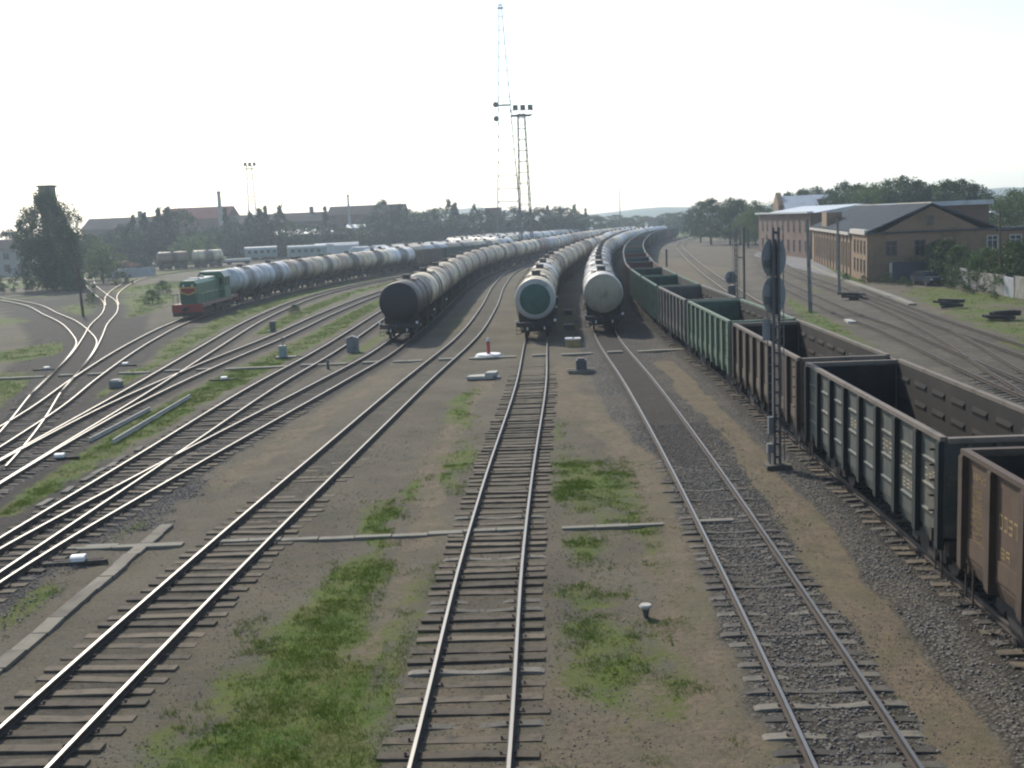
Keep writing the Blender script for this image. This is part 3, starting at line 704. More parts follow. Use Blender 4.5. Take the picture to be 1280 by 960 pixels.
def make_tank(loc, rz, paint, label, lod, L=10.8, group='tank wagons standing in the yard', end=None, walk=True, beam=True, kind='tank_wagon'):
    root = thing(kind, label, 'tank wagon', (loc[0], loc[1], .2), rz, group)
    shell = cached(('shell', L, paint), lambda: (lambda m_: (m_.materials.clear(), m_.materials.append(MATS[paint]), m_)[2])(tank_shell(L)))
    ob('tank', shell, root, (0, 0, 2.8))
    h = L / 2
    def hatch():
        b = MB(); b.tube((0, 0, 1.42), (0, 0, 1.78), .34, n=18); b.tube((0, 0, 1.78), (0, 0, 1.84), .39, n=18); b.tube((0, .75, 1.42), (0, .75, 1.68), .12, n=10); b.tube((.28, -.6, 1.4), (.28, -.6, 1.62), .08, n=8)
        return b.mesh('hatch', 'hatch_steel', True)
    ob('hatch', cached('hatch', hatch), root, (0, 0, 2.8))
    def frame():
        b = MB()
        b.box(-.35, .35, -h - .25, h + .25, .86, 1.12)
        for s in (-1, 1):
            b.box(-1.42, 1.42, s * (h + .02), s * (h + .3), .84, 1.16)
            b.box(-1.25, 1.25, s * h * .72 - .2, s * h * .72 + .2, .9, 1.28)
            for q in (-1, 1):
                b.poly_y([(q * .2, 1.1), (q * 1.3, 1.1), (q * 1.28, 2.05), (q * 1.0, 1.72), (q * .5, 1.45)], s * h * .72 - .16, s * h * .72 + .16)
                b.box(q * 1.32 - .05, q * 1.32 + .05, s * h * .72, s * (h + .05), .9, 1.06)
        b.tube((.7, -.8, .95), (.7, .5, .95), .2, n=10); b.box(-.9, -.5, .4, 1.2, .7, 1.0)
        b.tube((0, 0, 1.3), (0, 0, .62), .13, n=8)
        return b.mesh('underframe', 'under_steel')
    ob('underframe', cached(('tframe', L), frame), root)
    yb = h * .72 if L > 9 else h * .5
    if lod < 2:
        put_bogies(root, (-yb, yb), lod)
        def strap():
            b = MB(); b.lathe_y([(-.05, 1.503), (-.05, 1.53), (.05, 1.53), (.05, 1.503)], 36)
            return b.mesh('strap', 'strap_steel')
        for y in (-h * .72, -h * .3, h * .3, h * .72): ob('strap', cached('strap', strap), root, (0, y, 2.8))
        if walk:
            def wk():
                b = MB()
                for s in (-1, 1):
                    b.box(s * .42, s * .8, -.8, .8, 1.45, 1.48)
                    for y in (-.75, .75): b.bar((s * .78, y, 1.2), (s * .78, y, 1.46), .04)
                return b.mesh('walkway', 'strap_steel')
            ob('walkway', cached('walk', wk), root, (0, 0, 2.8))
            def ladder():
                b = MB()
                pts = [(.9, 1.5), (1.35, 1.0), (1.62, .3), (1.66, -.5), (1.5, -1.7)]
                for y in (-.22, .22):
                    for (a, c), (d, e) in zip(pts[:-1], pts[1:]): b.bar((a, y, c), (d, y, e), .04)
                for i in range(10):
                    t = i / 9 * (len(pts) - 1); j = min(int(t), len(pts) - 2); f = t - j
                    x = pts[j][0] + (pts[j + 1][0] - pts[j][0]) * f; z = pts[j][1] + (pts[j + 1][1] - pts[j][1]) * f
                    b.bar((x, -.22, z), (x, .22, z), .03)
                return b.mesh('ladder', 'hatch_steel')
            ob('ladder', cached('ladder', ladder), root, (0, 0, 2.8))
            ob('ladder', cached('ladder', ladder), root, (0, 0, 2.8), (0, 0, math.pi))
    else:
        def low():
            b = MB()
            for y in (-yb, yb):
                b.box(-1.05, 1.05, y - 1.15, y + 1.15, .3, .8)
                for k in (-.925, .925):
                    for s in (-1, 1): b.tube((s * .72, y + k, .475), (s * 1.0, y + k, .475), .47, n=10)
            return b.mesh('running_gear', 'under_steel')
        ob('running_gear', cached(('low', L), low), root)
    if lod == 0:
        for s in (-1, 1):
            ob('coupler', cached('coupler', coupler_mesh), root, (0, s * (h + .28), 1.0), (0, 0, 0 if s < 0 else math.pi))
        def steps():
            b = MB()
            for q in (-1, 1):
                b.cbox(q * 1.36, -h - .33, 1.22, .14, .05, .16)
                for z in (.35, .62): b.cbox(q * 1.28, -h - .3, z, .34, .04, .04)
                b.bar((q * 1.12, -h - .3, .3), (q * 1.12, -h - .3, .9), .035); b.bar((q * 1.42, -h - .3, .3), (q * 1.42, -h - .3, .9), .035)
            return b.mesh('step', 'under_steel')
        ob('step', cached(('step', L), steps), root)
        def lamp():
            b = MB()
            for q in (-.62, .62): b.cbox(q, -h - .34, .72, .1, .06, .22)
            for q in (-1.4, 1.4): b.cbox(q, -h - .34, 1.28, .17, .06, .17)
            return b.mesh('hose', 'white_paint')
        if beam: ob('brake_hose_head', cached(('lamp', L), lamp), root)
    if end:
        e, r, rim = end
        ob('tank_end', end_disc(-1, L, r).mesh('tank_end', e, True), root, (0, 0, 2.8))
        if rim: ob('end_rim', end_disc(-1, L, 1.47, r + .005).mesh('end_rim', rim, True), root, (0, 0, 2.8))
    return root

# ------------------------------------------------------------------ open wagons
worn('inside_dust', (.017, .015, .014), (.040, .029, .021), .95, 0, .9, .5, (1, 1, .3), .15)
GON = {'brown': ((.100, .066, .044), (.05, .034, .026), (.080, .055, .040)), 'greygreen': ((.062, .072, .066), (.14, .12, .085), (.018, .024, .025)),
       'dun': ((.120, .092, .066), (.075, .052, .038), (.050, .032, .026)), 'green': ((.085, .128, .090), (.06, .070, .052), (.135, .185, .135)),
       'grey': ((.115, .108, .095), (.06, .053, .046), (.15, .14, .125)), 'deepgreen': ((.045, .085, .062), (.035, .04, .03), (.075, .125, .09)),
       'maroon': ((.085, .036, .034), (.05, .028, .025), (.08, .033, .03)), 'bluegreen': ((.038, .065, .066), (.025, .033, .034), (.05, .085, .085))}
for k, (a, b_, c) in GON.items():
    worn('gon_' + k, a, b_, .75, 0, 1.1, .55, (1, 1, .2), .12, .15); worn('gonpost_' + k, c, tuple(x * .55 for x in c), .75, 0, 1.5, .4)
worn('rim_brown', (.15, .125, .10), (.07, .055, .045), .75, 0, 1.5, .4)
GW, GL, GT, GF = 1.47, 6.33, 3.42, 1.22
def wall_mesh(side, pressed, posts):
    b = MB(); s = side
    b.box(*sorted((s * (GW - .03), s * GW)), -GL, GL, GF, GT)
    ys = [-GL + 2 * GL * i / 8 for i in range(9)]
    for i in range(8):
        y0, y1 = ys[i] + .17, ys[i + 1] - .17
        if pressed:
            for zc in (1.62, 2.22, 2.82, 3.2)[:3 if i else 3]:
                x0, x1 = s * (GW + .001), s * (GW + .045)
                b.add([(x0, y0, zc - .10), (x0, y1, zc - .10), (x1, y1 - .08, zc + .02), (x1, y0 + .08, zc + .02), (x0, y0, zc + .06), (x0, y1, zc + .06)],
                      [(0, 1, 2, 3), (3, 2, 5, 4), (0, 3, 4), (1, 5, 2)])
        else:
            b.box(*sorted((s * (GW + .001), s * (GW + .03))), y0 + .1, y1 - .1, GF + .1, GF + .5)
        b.poly_y([(s * GW, GF - .01), (s * (GW - .02), GF - .01), (s * (GW - .1), GF - .28), (s * (GW - .07), GF - .28)], y0, y1)
    b.box(*sorted((s * (GW - .10), s * (GW - .032))), -GL, GL, GF, GF + .05)
    if posts:
        for y in ys: b.box(*sorted((s * (GW + .002), s * (GW + .11))), y - .07, y + .07, GF - .22, GT - .01)
    return b
def inner_mesh(side):
    b = MB(); s = side
    b.box(*sorted((s * (GW - .05), s * (GW - .034))), -GL + .06, GL - .06, GF + .06, GT - .02)
    ys = [-GL + 2 * GL * i / 8 for i in range(9)]
    for i in range(8):
        for zc in (1.75, 2.35, 2.95):
            x0, x1 = s * (GW - .051), s * (GW - .10)
            b.add([(x0, ys[i] + .25, zc - .12), (x0, ys[i + 1] - .25, zc - .12), (x1, ys[i + 1] - .35, zc), (x1, ys[i] + .35, zc), (x0, ys[i] + .25, zc + .12), (x0, ys[i + 1] - .25, zc + .12)], [(0, 1, 2, 3), (3, 2, 5, 4)])
    return b.mesh('inner_lining', 'inside_dust')
def make_gondola(loc, rz, col, label, lod, pressed=False):
    root = thing('open_wagon', label, 'open wagon', (loc[0], loc[1], .2), rz, 'open wagons in a long row on the right track')
    m1, m2 = 'gon_' + col, 'gonpost_' + col
    for s in (-1, 1):
        ob('side_wall', cached(('gw', s, pressed, lod, col), lambda: wall_mesh(s, pressed, lod > 0).mesh('side_wall', m1)), root)
        if lod == 0:
            for i in range(9):
                y = -GL + 2 * GL * i / 8
                def post():
                    w_ = .085
                    b = MB(); b.box(.002, .12, -w_, w_, GF - .24, GT - .012); b.box(.121, .135, -w_ - .025, w_ + .025, GF - .2, GT - .05)
                    return b.mesh('post', m2)
                ob('post', cached(('post', col), post), root, (s * GW, y if abs(y) < GL - .1 else y * .988, 0), (0, 0, 0 if s > 0 else math.pi))
            ob('inner_lining', cached(('gi', s), lambda: inner_mesh(s)), root)
    for s in (-1, 1):
        def endw():
            b = MB(); b.box(-GW + .035, GW - .035, GL - .04, GL, GF, GT - .05)
            for x in (-.95, -.32, .32, .95): b.box(x - .06, x + .06, GL + .001, GL + .11, GF - .1, GT - .06)
            for z in (1.9, 2.6): b.box(-GW + .05, GW - .05, GL + .002, GL + .07, z - .05, z + .05)
            return b.mesh('end_wall', m1)
        ob('end_wall', cached(('gend', col), endw), root, (0, 0, 0), (0, 0, 0 if s > 0 else math.pi))
    def rim():
        b = MB()
        for s in (-1, 1):
            b.box(*sorted((s * (GW - .05), s * (GW + .10))), -GL - .02, GL + .02, GT, GT + .1)
            b.box(-GW + .06, GW - .06, *sorted((s * (GL - .06), s * (GL + .12))), GT - .04, GT + .08)
        return b.mesh('top_rim', m2 if col not in ('greygreen', 'dun') else 'rim_brown')
    ob('top_rim', cached(('rim', col), rim), root)
    def floor():
        b = MB(); b.box(-GW + .05, GW - .05, -GL + .05, GL - .05, GF - .04, GF); b.box(-GW + .11, GW - .11, -GL + .06, GL - .06, GF + .055, GF + .09)
        return b.mesh('floor', 'inside_dust')
    ob('floor', cached('gfloor', floor), root)
    if col in ('brown', 'greygreen', 'dun') and lod == 0:
        def end_sheet():  # dark sheet added inside each end wall to deepen the shade within
            b = MB(); b.box(-GW + .12, GW - .12, GL - .075, GL - .045, GF + .1, GT - .07)
            return b.mesh('end_dark_sheet', 'inside_dust')
        for s in (-1, 1): ob('end_dark_sheet', cached('gsheet', end_sheet), root, (0, 0, 0), (0, 0, 0 if s > 0 else math.pi))
    def under():
        b = MB(); b.box(-.3, .3, -GL - .3, GL + .3, .8, GF - .05)
        for s in (-1, 1): b.box(-1.4, 1.4, *sorted((s * GL - s * .1, s * (GL + .2))), .86, GF - .05)
        for y in (-4.33, -2.1, 0, 2.1, 4.33): b.box(-1.38, 1.38, y - .07, y + .07, .95, GF - .05)
        b.tube((-.8, -1, .8), (-.8, .6, .8), .18, n=8); b.box(.5, .9, .2, 1.1, .55, .9)
        for s in (-1, 1):
            for q in (-1, 1):
                b.bar((q * 1.45, s * (GL - .1), .3), (q * 1.45, s * (GL - .1), 1.1), .04); b.bar((q * 1.45, s * (GL - .5), .3), (q * 1.45, s * (GL - .5), 1.1), .04); b.bar((q * 1.45, s * (GL - .5), .35), (q * 1.45, s * (GL - .1), .35), .05)
        return b.mesh('underframe', 'under_brown')
    ob('underframe', cached('gunder', under), root)
    put_bogies(root, (-4.33, 4.33), min(lod, 1))
    if lod == 0:
        for s in (-1, 1): ob('coupler', cached('coupler', coupler_mesh), root, (0, s * (GL + .25), 1.0), (0, 0, 0 if s < 0 else math.pi))
        def latches():
            b = MB(); r = random.Random(4)
            for z in (1.6, 1.95, 2.3, 2.65, 3.0):
                for q in (.28, .62): b.cbox(-GW - .06, -GL + q, z + q * .2, .1, .1, .05)
            for i in range(9):
                y = -GL + 2 * GL * i / 8
                for z in (GF - .1, GF + .06): b.cbox(-GW - .05, max(-GL + .3, min(GL - .3, y)) + .22, z, .08, .12, .14)
            return b.mesh('hatch_latch', 'under_brown')
        ob('hatch_latch', cached('latches', latches), root)
    return root

def placed(path, sc_, half):
    a, b = path.pos(sc_ - half), path.pos(sc_ + half); d = b - a; c = (a + b) / 2
    return (c[0], c[1]), math.atan2(d[1], d[0]) - math.pi / 2
def lod_of(y): return 0 if y < 118 else (1 if y < 215 else 2)

NAMES = {'tank_black': 'black-brown', 'tank_cream': 'cream', 'tank_white': 'pale cream', 'tank_beige': 'brownish beige', 'tank_grey': 'light grey', 'tank_brown': 'rusty brown'}
def run_tanks(key, s0, n, paints, where, first=None, skip=()):
    p = PATHS[key]; r = random.Random(key); s = s0
    for i in range(n):
        if s + 8 > p.L: break
        paint = paints(i, r); loc, rz = placed(p, s + 6.01, 3.9)
        if i not in skip:
            lb = '%s tank wagon, %s %s' % (NAMES[paint], ordinal(i + 1), where)
            kw = {}
            if i == 0 and first: lb, kw = first
            make_tank(loc, rz, paint, lb, lod_of(loc[1]), **kw)
        s += 12.02
    return s
pick = lambda *a: (lambda i, r: a[0][i] if i < len(a[0]) else r.choice(a[1]))
run_tanks('D2', pK and PATHS['D2'].atY(82.6), 28, pick(['tank_black', 'tank_cream', 'tank_beige', 'tank_cream', 'tank_beige', 'tank_cream', 'tank_beige', 'tank_beige', 'tank_cream'], ['tank_beige', 'tank_cream', 'tank_beige', 'tank_brown', 'tank_grey']),
          'back in the train led by the black tanker', ('grimy black tank wagon with a dark blunt end, leading its train', dict(end=('tank_end_black', 1.44, None))))
run_tanks('A', PATHS['A'].atY(79.8), 27, pick(['tank_cream', 'tank_cream', 'tank_white', 'tank_cream', 'tank_brown', 'tank_cream', 'tank_cream', 'tank_cream'], ['tank_beige', 'tank_cream', 'tank_grey', 'tank_brown', 'tank_white']),
          'back in the train led by the green-ended tanker', ('cream tank wagon with a green round end and pale rim', dict(end=('tank_end_green', 1.12, 'tank_end_rim'))))
run_tanks('B', PATHS['B'].atY(83.0), 26, pick(['tank_white', 'tank_grey', 'tank_white', 'tank_grey', 'tank_white'], ['tank_grey', 'tank_white', 'tank_cream', 'tank_beige']),
          'back in the train led by the pale blunt-ended tanker', ('pale cream tank wagon with plain grey end, next to the open wagons', dict(end=('tank_end_grey', 1.44, None))))
# open wagons
cols = ['brown', 'greygreen', 'dun', 'green', 'grey', 'deepgreen', 'deepgreen', 'maroon', 'bluegreen', 'maroon', 'bluegreen', 'deepgreen', 'dun', 'bluegreen']
desc = {'brown': 'rust-brown open wagon with faded yellow markings, nearest at the right edge', 'greygreen': 'grey-green open wagon with pressed side panels and dark posts, right foreground',
        'dun': 'dull brown open wagon with dark posts behind the signal mast', 'green': 'light green open wagon with ribbed sides', 'grey': 'grey-brown open wagon behind the light green one'}
CN = {'brown': 'rust-brown', 'greygreen': 'grey-green', 'dun': 'dull brown', 'green': 'light green', 'grey': 'grey-brown', 'deepgreen': 'dark green', 'maroon': 'maroon', 'bluegreen': 'blue-green'}
s = pK.atY(23.35) - 13.92; r = random.Random(5)
for i in range(27):
    loc, rz = placed(pK, s + 6.96, 4.33)
    c = cols[i] if i < len(cols) else r.choice(['deepgreen', 'bluegreen', 'maroon', 'dun', 'bluegreen'])
    lb = desc[c] if i < 5 else '%s open wagon, %s from the near end of its long row' % (CN[c], ordinal(i + 1))
    g = make_gondola(loc, rz, c, lb, 0 if loc[1] < 100 else 1, c in ('greygreen', 'bluegreen'))
    if i < 2: FIRST = globals().setdefault('FIRST', []) ; FIRST.append(g)
    s += 13.92
# faded stencilling on the two nearest open wagons (unreadable strokes in the photograph)
flat('faded_yellow', (.30, .21, .09), .9); flat('faded_cream', (.36, .31, .22), .9)
def strokes(root, mat, rows, seed):
    r = random.Random(seed); x = -GW - .006
    for (y0, y1, z0, z1, k) in rows:
        b = MB()
        for i in range(k):
            y = y1 - (y1 - y0) * (i + .5) / k; w_ = (y1 - y0) / k * .36; hgt = z1 - z0
            b.box(x, x + .004, y - w_, y - w_ + .25 * w_, z0, z1)
            if r.random() < .75: b.box(x, x + .004, y - w_, y + w_, z1 - hgt * .14, z1)
            if r.random() < .75: b.box(x - .001, x + .003, y - w_, y + w_, z0 + hgt * .42, z0 + hgt * .56)
            if r.random() < .75: b.box(x, x + .004, y - w_, y + w_, z0, z0 + hgt * .14)
            if r.random() < .6: b.box(x - .001, x + .003, y + w_ * .75, y + w_, z0, z1)
        ob('stencilled_marking', b.mesh('marking', mat, fix=False), root)
strokes(FIRST[0], 'faded_yellow', [(5.0, 5.9, 3.0, 3.12, 6)] + [(5.35, 5.95, 2.75 - .15 * k, 2.84 - .15 * k, 6) for k in range(8)] + [(3.35, 4.5, 2.35, 2.65, 5), (3.9, 4.4, 1.8, 2.0, 2)], 3)
strokes(FIRST[1], 'faded_cream', [(-3.0, -1.8, 2.34, 2.62, 4), (-4.5, -3.4, 2.34, 2.62, 4), (-5.9, -5.1, 2.4, 2.6, 3), (.2, 1.2, 2.38, 2.6, 3), (-4.4, -3.5, 1.78, 2.0, 3)], 9)

# the train behind the locomotive
p = PATHS['F']; s = p.atY(112.6)
LOCO_S = s
s += 17.3
r = random.Random(11)
seq = ['tank_grey', 'tank_grey', 'tank_beige', 'tank_cream', 'tank_beige', 'tank_cream', 'tank_white']
for i in range(7):
    loc, rz = placed(p, s + 6.01, 3.9)
    make_tank(loc, rz, seq[i], '%s tank wagon, %s behind the green and red locomotive' % (NAMES[seq[i]], ordinal(i + 1)), lod_of(loc[1]), group='tank wagons behind the locomotive'); s += 12.02
for i, c in enumerate(['dun', 'deepgreen', 'bluegreen', 'green', 'deepgreen', 'maroon']):
    if s + 14 > p.L: break
    loc, rz = placed(p, s + 6.96, 4.33)
    g = make_gondola(loc, rz, c, '%s open wagon, %s of the short row behind the locomotive train' % (CN[c], ordinal(i + 1)), 1); g['group'] = 'open wagons behind the locomotive train'; s += 13.92
for i in range(12):
    if s + 14 > p.L: break
    loc, rz = placed(p, s + 6.01, 3.9); c = r.choice(['tank_white', 'tank_cream', 'tank_grey'])
    make_tank(loc, rz, c, '%s tank wagon, %s beyond the short row of open wagons' % (NAMES[c], ordinal(i + 1)), 2, group='tank wagons beyond the short open-wagon row'); s += 12.02
mixw = ['tank_white', 'tank_cream', 'tank_grey', 'tank_white', 'tank_beige']
run_tanks('T5', PATHS['T5'].atY(206), 16, pick([], mixw), 'from the left in the row behind the locomotive train')
run_tanks('T6', PATHS['T6'].atY(226), 15, pick([], mixw), 'from the left in the third far row')
run_tanks('T7', PATHS['T7'].atY(238), 13, pick([], mixw), 'from the left in the farthest row')

# ------------------------------------------------------------------ locomotive
worn('loco_green', (.055, .15, .085), (.04, .08, .05), .5, 0, 1.2, .35); worn('loco_dark_green', (.03, .075, .055), (.03, .05, .04), .5, 0, 1.2, .3)
worn('loco_red', (.26, .030, .024), (.14, .04, .035), .55, 0, 1.2, .4); worn('loco_yellow', (.50, .33, .09), (.3, .2, .08), .55, 0, 1.5, .4)
worn('loco_roof', (.42, .44, .41), (.2, .2, .18), .6, 0, 1.4, .4); flat('window_glass', (.02, .025, .03), .12); worn('loco_deck', (.26, .17, .13), (.14, .09, .07), .7, 0, 1.5, .4)
def make_loco():
    loc, rz = placed(PATHS['F'], LOCO_S + 8.6, 4.5)
    t = thing('diesel_locomotive', 'green diesel shunting locomotive with red beam and yellow chevron, heading the left train', 'locomotive', (loc[0], loc[1], .2), rz)
    def P(n, b, m, par=t, smooth=False, **k): return ob(n, b.mesh(n, m, smooth), par, **k)
    b = MB(); b.box(-1.5, 1.5, -8.0, 8.0, 1.12, 1.42); b.box(-.9, .9, -7.4, 7.4, .85, 1.12); P('frame', b, 'loco_deck')
    for s in (-1, 1):
        b = MB(); b.box(-1.55, 1.55, s * 8.0 if s > 0 else -8.22, 8.22 if s > 0 else -8.0, .62, 1.44); P('buffer_beam', b, 'loco_red')
        ob('coupler', cached('coupler', coupler_mesh), t, (0, s * 8.3, 1.0), (0, 0, 0 if s < 0 else math.pi))
    b = MB(); b.poly_y([(-.86, 1.42), (.86, 1.42), (.86, 3.45), (.6, 3.78), (-.6, 3.78), (-.86, 3.45)], -7.3, 2.3); hood = P('long_hood', b, 'loco_green')
    b = MB()
    for i in range(8):
        y = -6.7 + i * 1.12
        for s in (-1, 1): b.box(*sorted((s * .862, s * .89)), y, y + .95, 1.6, 3.2)
    P('hood_door', b, 'loco_green', hood)
    b = MB(); b.box(-.82, .82, -7.36, -7.31, 1.5, 3.4); P('nose_panel', b, 'loco_dark_green', hood)
    b = MB()
    for (x0, x1) in ((-1, 0), (0, 1)):
        pts = [(-.8, 2.86), (0, 2.52), (.8, 2.86), (.8, 3.0), (-.8, 3.0)]
    b.poly_y([(-.84, 2.72), (0, 2.42), (.84, 2.72), (.84, 2.58), (0, 2.28), (-.84, 2.58)], -7.385, -7.362)
    b.box(-.84, .84, -7.385, -7.362, 3.02, 3.16); b.box(-.84, -.72, -7.383, -7.362, 2.72, 3.02); b.box(.72, .84, -7.383, -7.362, 2.72, 3.02)
    P('yellow_chevron', b, 'loco_yellow', hood)
    b = MB(); b.poly_y([(-.72, 2.76), (0, 2.44), (.72, 2.76), (.72, 3.0), (-.72, 3.0)], -7.39, -7.363); P('red_panel', b, 'loco_red', hood)
    b = MB(); b.poly_y([(-.62, 3.781), (.62, 3.781), (.5, 3.86), (-.5, 3.86)], -5.9, 1.9); b.tube((0, -1.5, 3.86), (0, -1.5, 4.1), .22, n=12); b.tube((0, -4.6, 3.86), (0, -4.6, 3.97), .6, n=16); P('hood_roof', b, 'loco_roof', hood)
    b = MB()
    for s in (-.45, .45): b.tube((s, -7.40, 3.28), (s, -7.33, 3.28), .11, n=12)
    P('headlight', b, 'white_paint', hood)
    b = MB(); b.poly_y([(-1.45, 1.42), (1.45, 1.42), (1.45, 3.7), (1.1, 4.2), (-1.1, 4.2), (-1.45, 3.7)], 2.3, 5.0); cab = P('cab', b, 'loco_green')
    b = MB()
    for s in (-1, 1):
        b.box(*sorted((s * 1.451, s * 1.47)), 2.6, 3.4, 2.75, 3.55); b.box(*sorted((s * 1.451, s * 1.47)), 3.8, 4.7, 2.75, 3.55)
        for x in (-1.2, .92):
            b.box(x, x + .3, *((2.27, 2.299) if s < 0 else (5.001, 5.03)), 2.8, 3.6)
    P('window', b, 'window_glass', cab)
    b = MB(); b.poly_y([(-1.56, 3.68), (-1.12, 4.22), (1.12, 4.22), (1.56, 3.68), (1.14, 4.34), (-1.14, 4.34)], 2.1, 5.2); P('roof', b, 'loco_roof', cab)
    b = MB(); b.poly_y([(-.86, 1.42), (.86, 1.42), (.86, 2.7), (.6, 2.9), (-.6, 2.9), (-.86, 2.7)], 5.0, 7.4); P('short_hood', b, 'loco_green')
    b = MB()
    for s in (-1, 1):
        b.bar((s * 1.46, -7.9, 2.45), (s * 1.46, 2.2, 2.45), .05); b.bar((s * 1.46, 5.1, 2.45), (s * 1.46, 7.9, 2.45), .05)
        for k in range(8): b.bar((s * 1.46, -7.9 + k * 1.44, 1.42), (s * 1.46, -7.9 + k * 1.44, 2.45), .04)
        b.bar((s * 1.46, -7.95, 2.45), (s * .9, -7.95, 2.45), .05); b.bar((s * .9, -7.95, 2.45), (s * .9, -7.95, 1.42), .05)
    P('handrail', b, 'loco_green')
    b = MB(); b.box(-1.3, 1.3, -1.6, 1.6, .45, 1.1); P('fuel_tank', b, 'under_brown')
    for y in (-4.7, 4.7):
        b = MB()
        for s in (-1, 1): b.poly_x([(-2.7, .45), (-2.6, .8), (2.6, .8), (2.7, .45), (2.2, .3), (1.0, .3), (-1.0, .3), (-2.2, .3)], s * 1.0, s * 1.2)
        bo = P('bogie', b, 'under_steel', loc=(0, y, 0))
        for k in (-2.0, 0, 2.0): ob('wheelset', cached('wheelset', wheelset_mesh), bo, (0, k, .475))
    b = MB(); b.box(-1.5, 1.5, -8.18, -8.02, .22, .6); P('snow_guard', b, 'under_brown')
make_loco()

# ------------------------------------------------------------------ far siding: short tankers, flat wagon, coaches
for i, (x, y) in enumerate([(-82.6, 277.2), (-75.2, 282.0)]):
    make_tank((x, y), R(-57), 'tank_brown' if i == 0 else 'tank_cream', ['short rusty-sided tank wagon, left one of two on the far siding', 'short pale tank wagon, right one of two on the far siding'][i], 1, L=7.6, group='short tank wagons on the far siding', walk=False)
worn('rust_orange', (.28, .13, .07), (.12, .07, .05), .8, 0, 1, .6); worn('pale_roof', (.46, .47, .46), (.4, .4, .38), .6, 0, 1, .3); worn('coach_green', (.22, .28, .26), (.15, .17, .15), .6, 0, 1, .4)
t = thing('flat_wagon', 'low rusty flat wagon with a load, left of the two short tankers', 'flat wagon', (-93.0, 270.4, .2), R(-57))
b = MB(); b.box(-1.4, 1.4, -4.6, 4.6, .9, 1.2); ob('deck', b.mesh('deck', 'under_brown'), t)
b = MB(); b.box(-1.3, 1.3, -4.3, -1.2, 1.21, 2.3); b.box(-1.2, 1.2, -.8, 1.6, 1.21, 2.6); b.poly_x([(2.0, 1.21), (4.3, 1.21), (4.0, 2.0), (2.3, 2.2)], -1.2, 1.2); ob('load', b.mesh('load', 'rust_orange'), t)
for y in (-3, 3): ob('bogie', bogie_mesh(False), t, (0, y, 0))
t = thing('trailer', 'low white-topped trailer between the short tankers and the coaches', 'trailer', (-72.5, 302, 0), R(-66))
b = MB(); b.box(-1.3, 1.3, -3.4, 3.4, .9, 1.5); ob('body', b.mesh('body', 'pale_roof'), t)
b = MB()
for y in (-2.4, 2.4):
    for s in (-1, 1): b.tube((s * 1.0, y, .45), (s * 1.25, y, .45), .45, n=14)
b.box(-1, 1, -3, 3, .5, .89); ob('wheel', b.mesh('wheel', 'under_steel'), t)
def coach(x, y, rz, L, label, wallm='coach_green'):
    t = thing('railway_coach', label, 'railway coach', (x, y, .2), rz, 'coaches and vans in the far yard'); h = L / 2
    b = MB(); b.box(-1.45, 1.45, -h, h, 1.0, 3.3); ob('body', b.mesh('body', wallm), t)
    b = MB(); b.poly_y([(-1.5, 3.3), (1.5, 3.3), (1.25, 3.75), (.6, 4.0), (-.6, 4.0), (-1.25, 3.75)], -h - .05, h + .05); ob('roof', b.mesh('roof', 'pale_roof'), t)
    b = MB(); k = int(L / 1.8) if wallm == 'coach_green' and L < 12 else 0
    for i in range(k):
        y0 = -h + .8 + i * 1.75
        for s in (-1, 1): b.box(*sorted((s * 1.451, s * 1.47)), y0, y0 + .9, 2.1, 2.9)
    if k: ob('window', b.mesh('window', 'window_glass'), t)
    for y0 in (-h + 2, h - 2): ob('bogie', cached(('bogie', False), lambda: bogie_mesh(False)), t, (0, y0, 0))
coach(-70.5, 322, R(-75), 9, 'grey coach with a white roof, left of the greenish coach in the far yard')
coach(-55.5, 312, R(-72), 10.5, 'greenish coach with a cream roof in the far yard')
coach(-50.5, 334, R(-72), 13, 'white-roofed coach just behind the greenish coach', 'pale_roof')
coach(-44, 306, R(-60), 7, 'small white van right of the greenish coach', 'pale_roof')

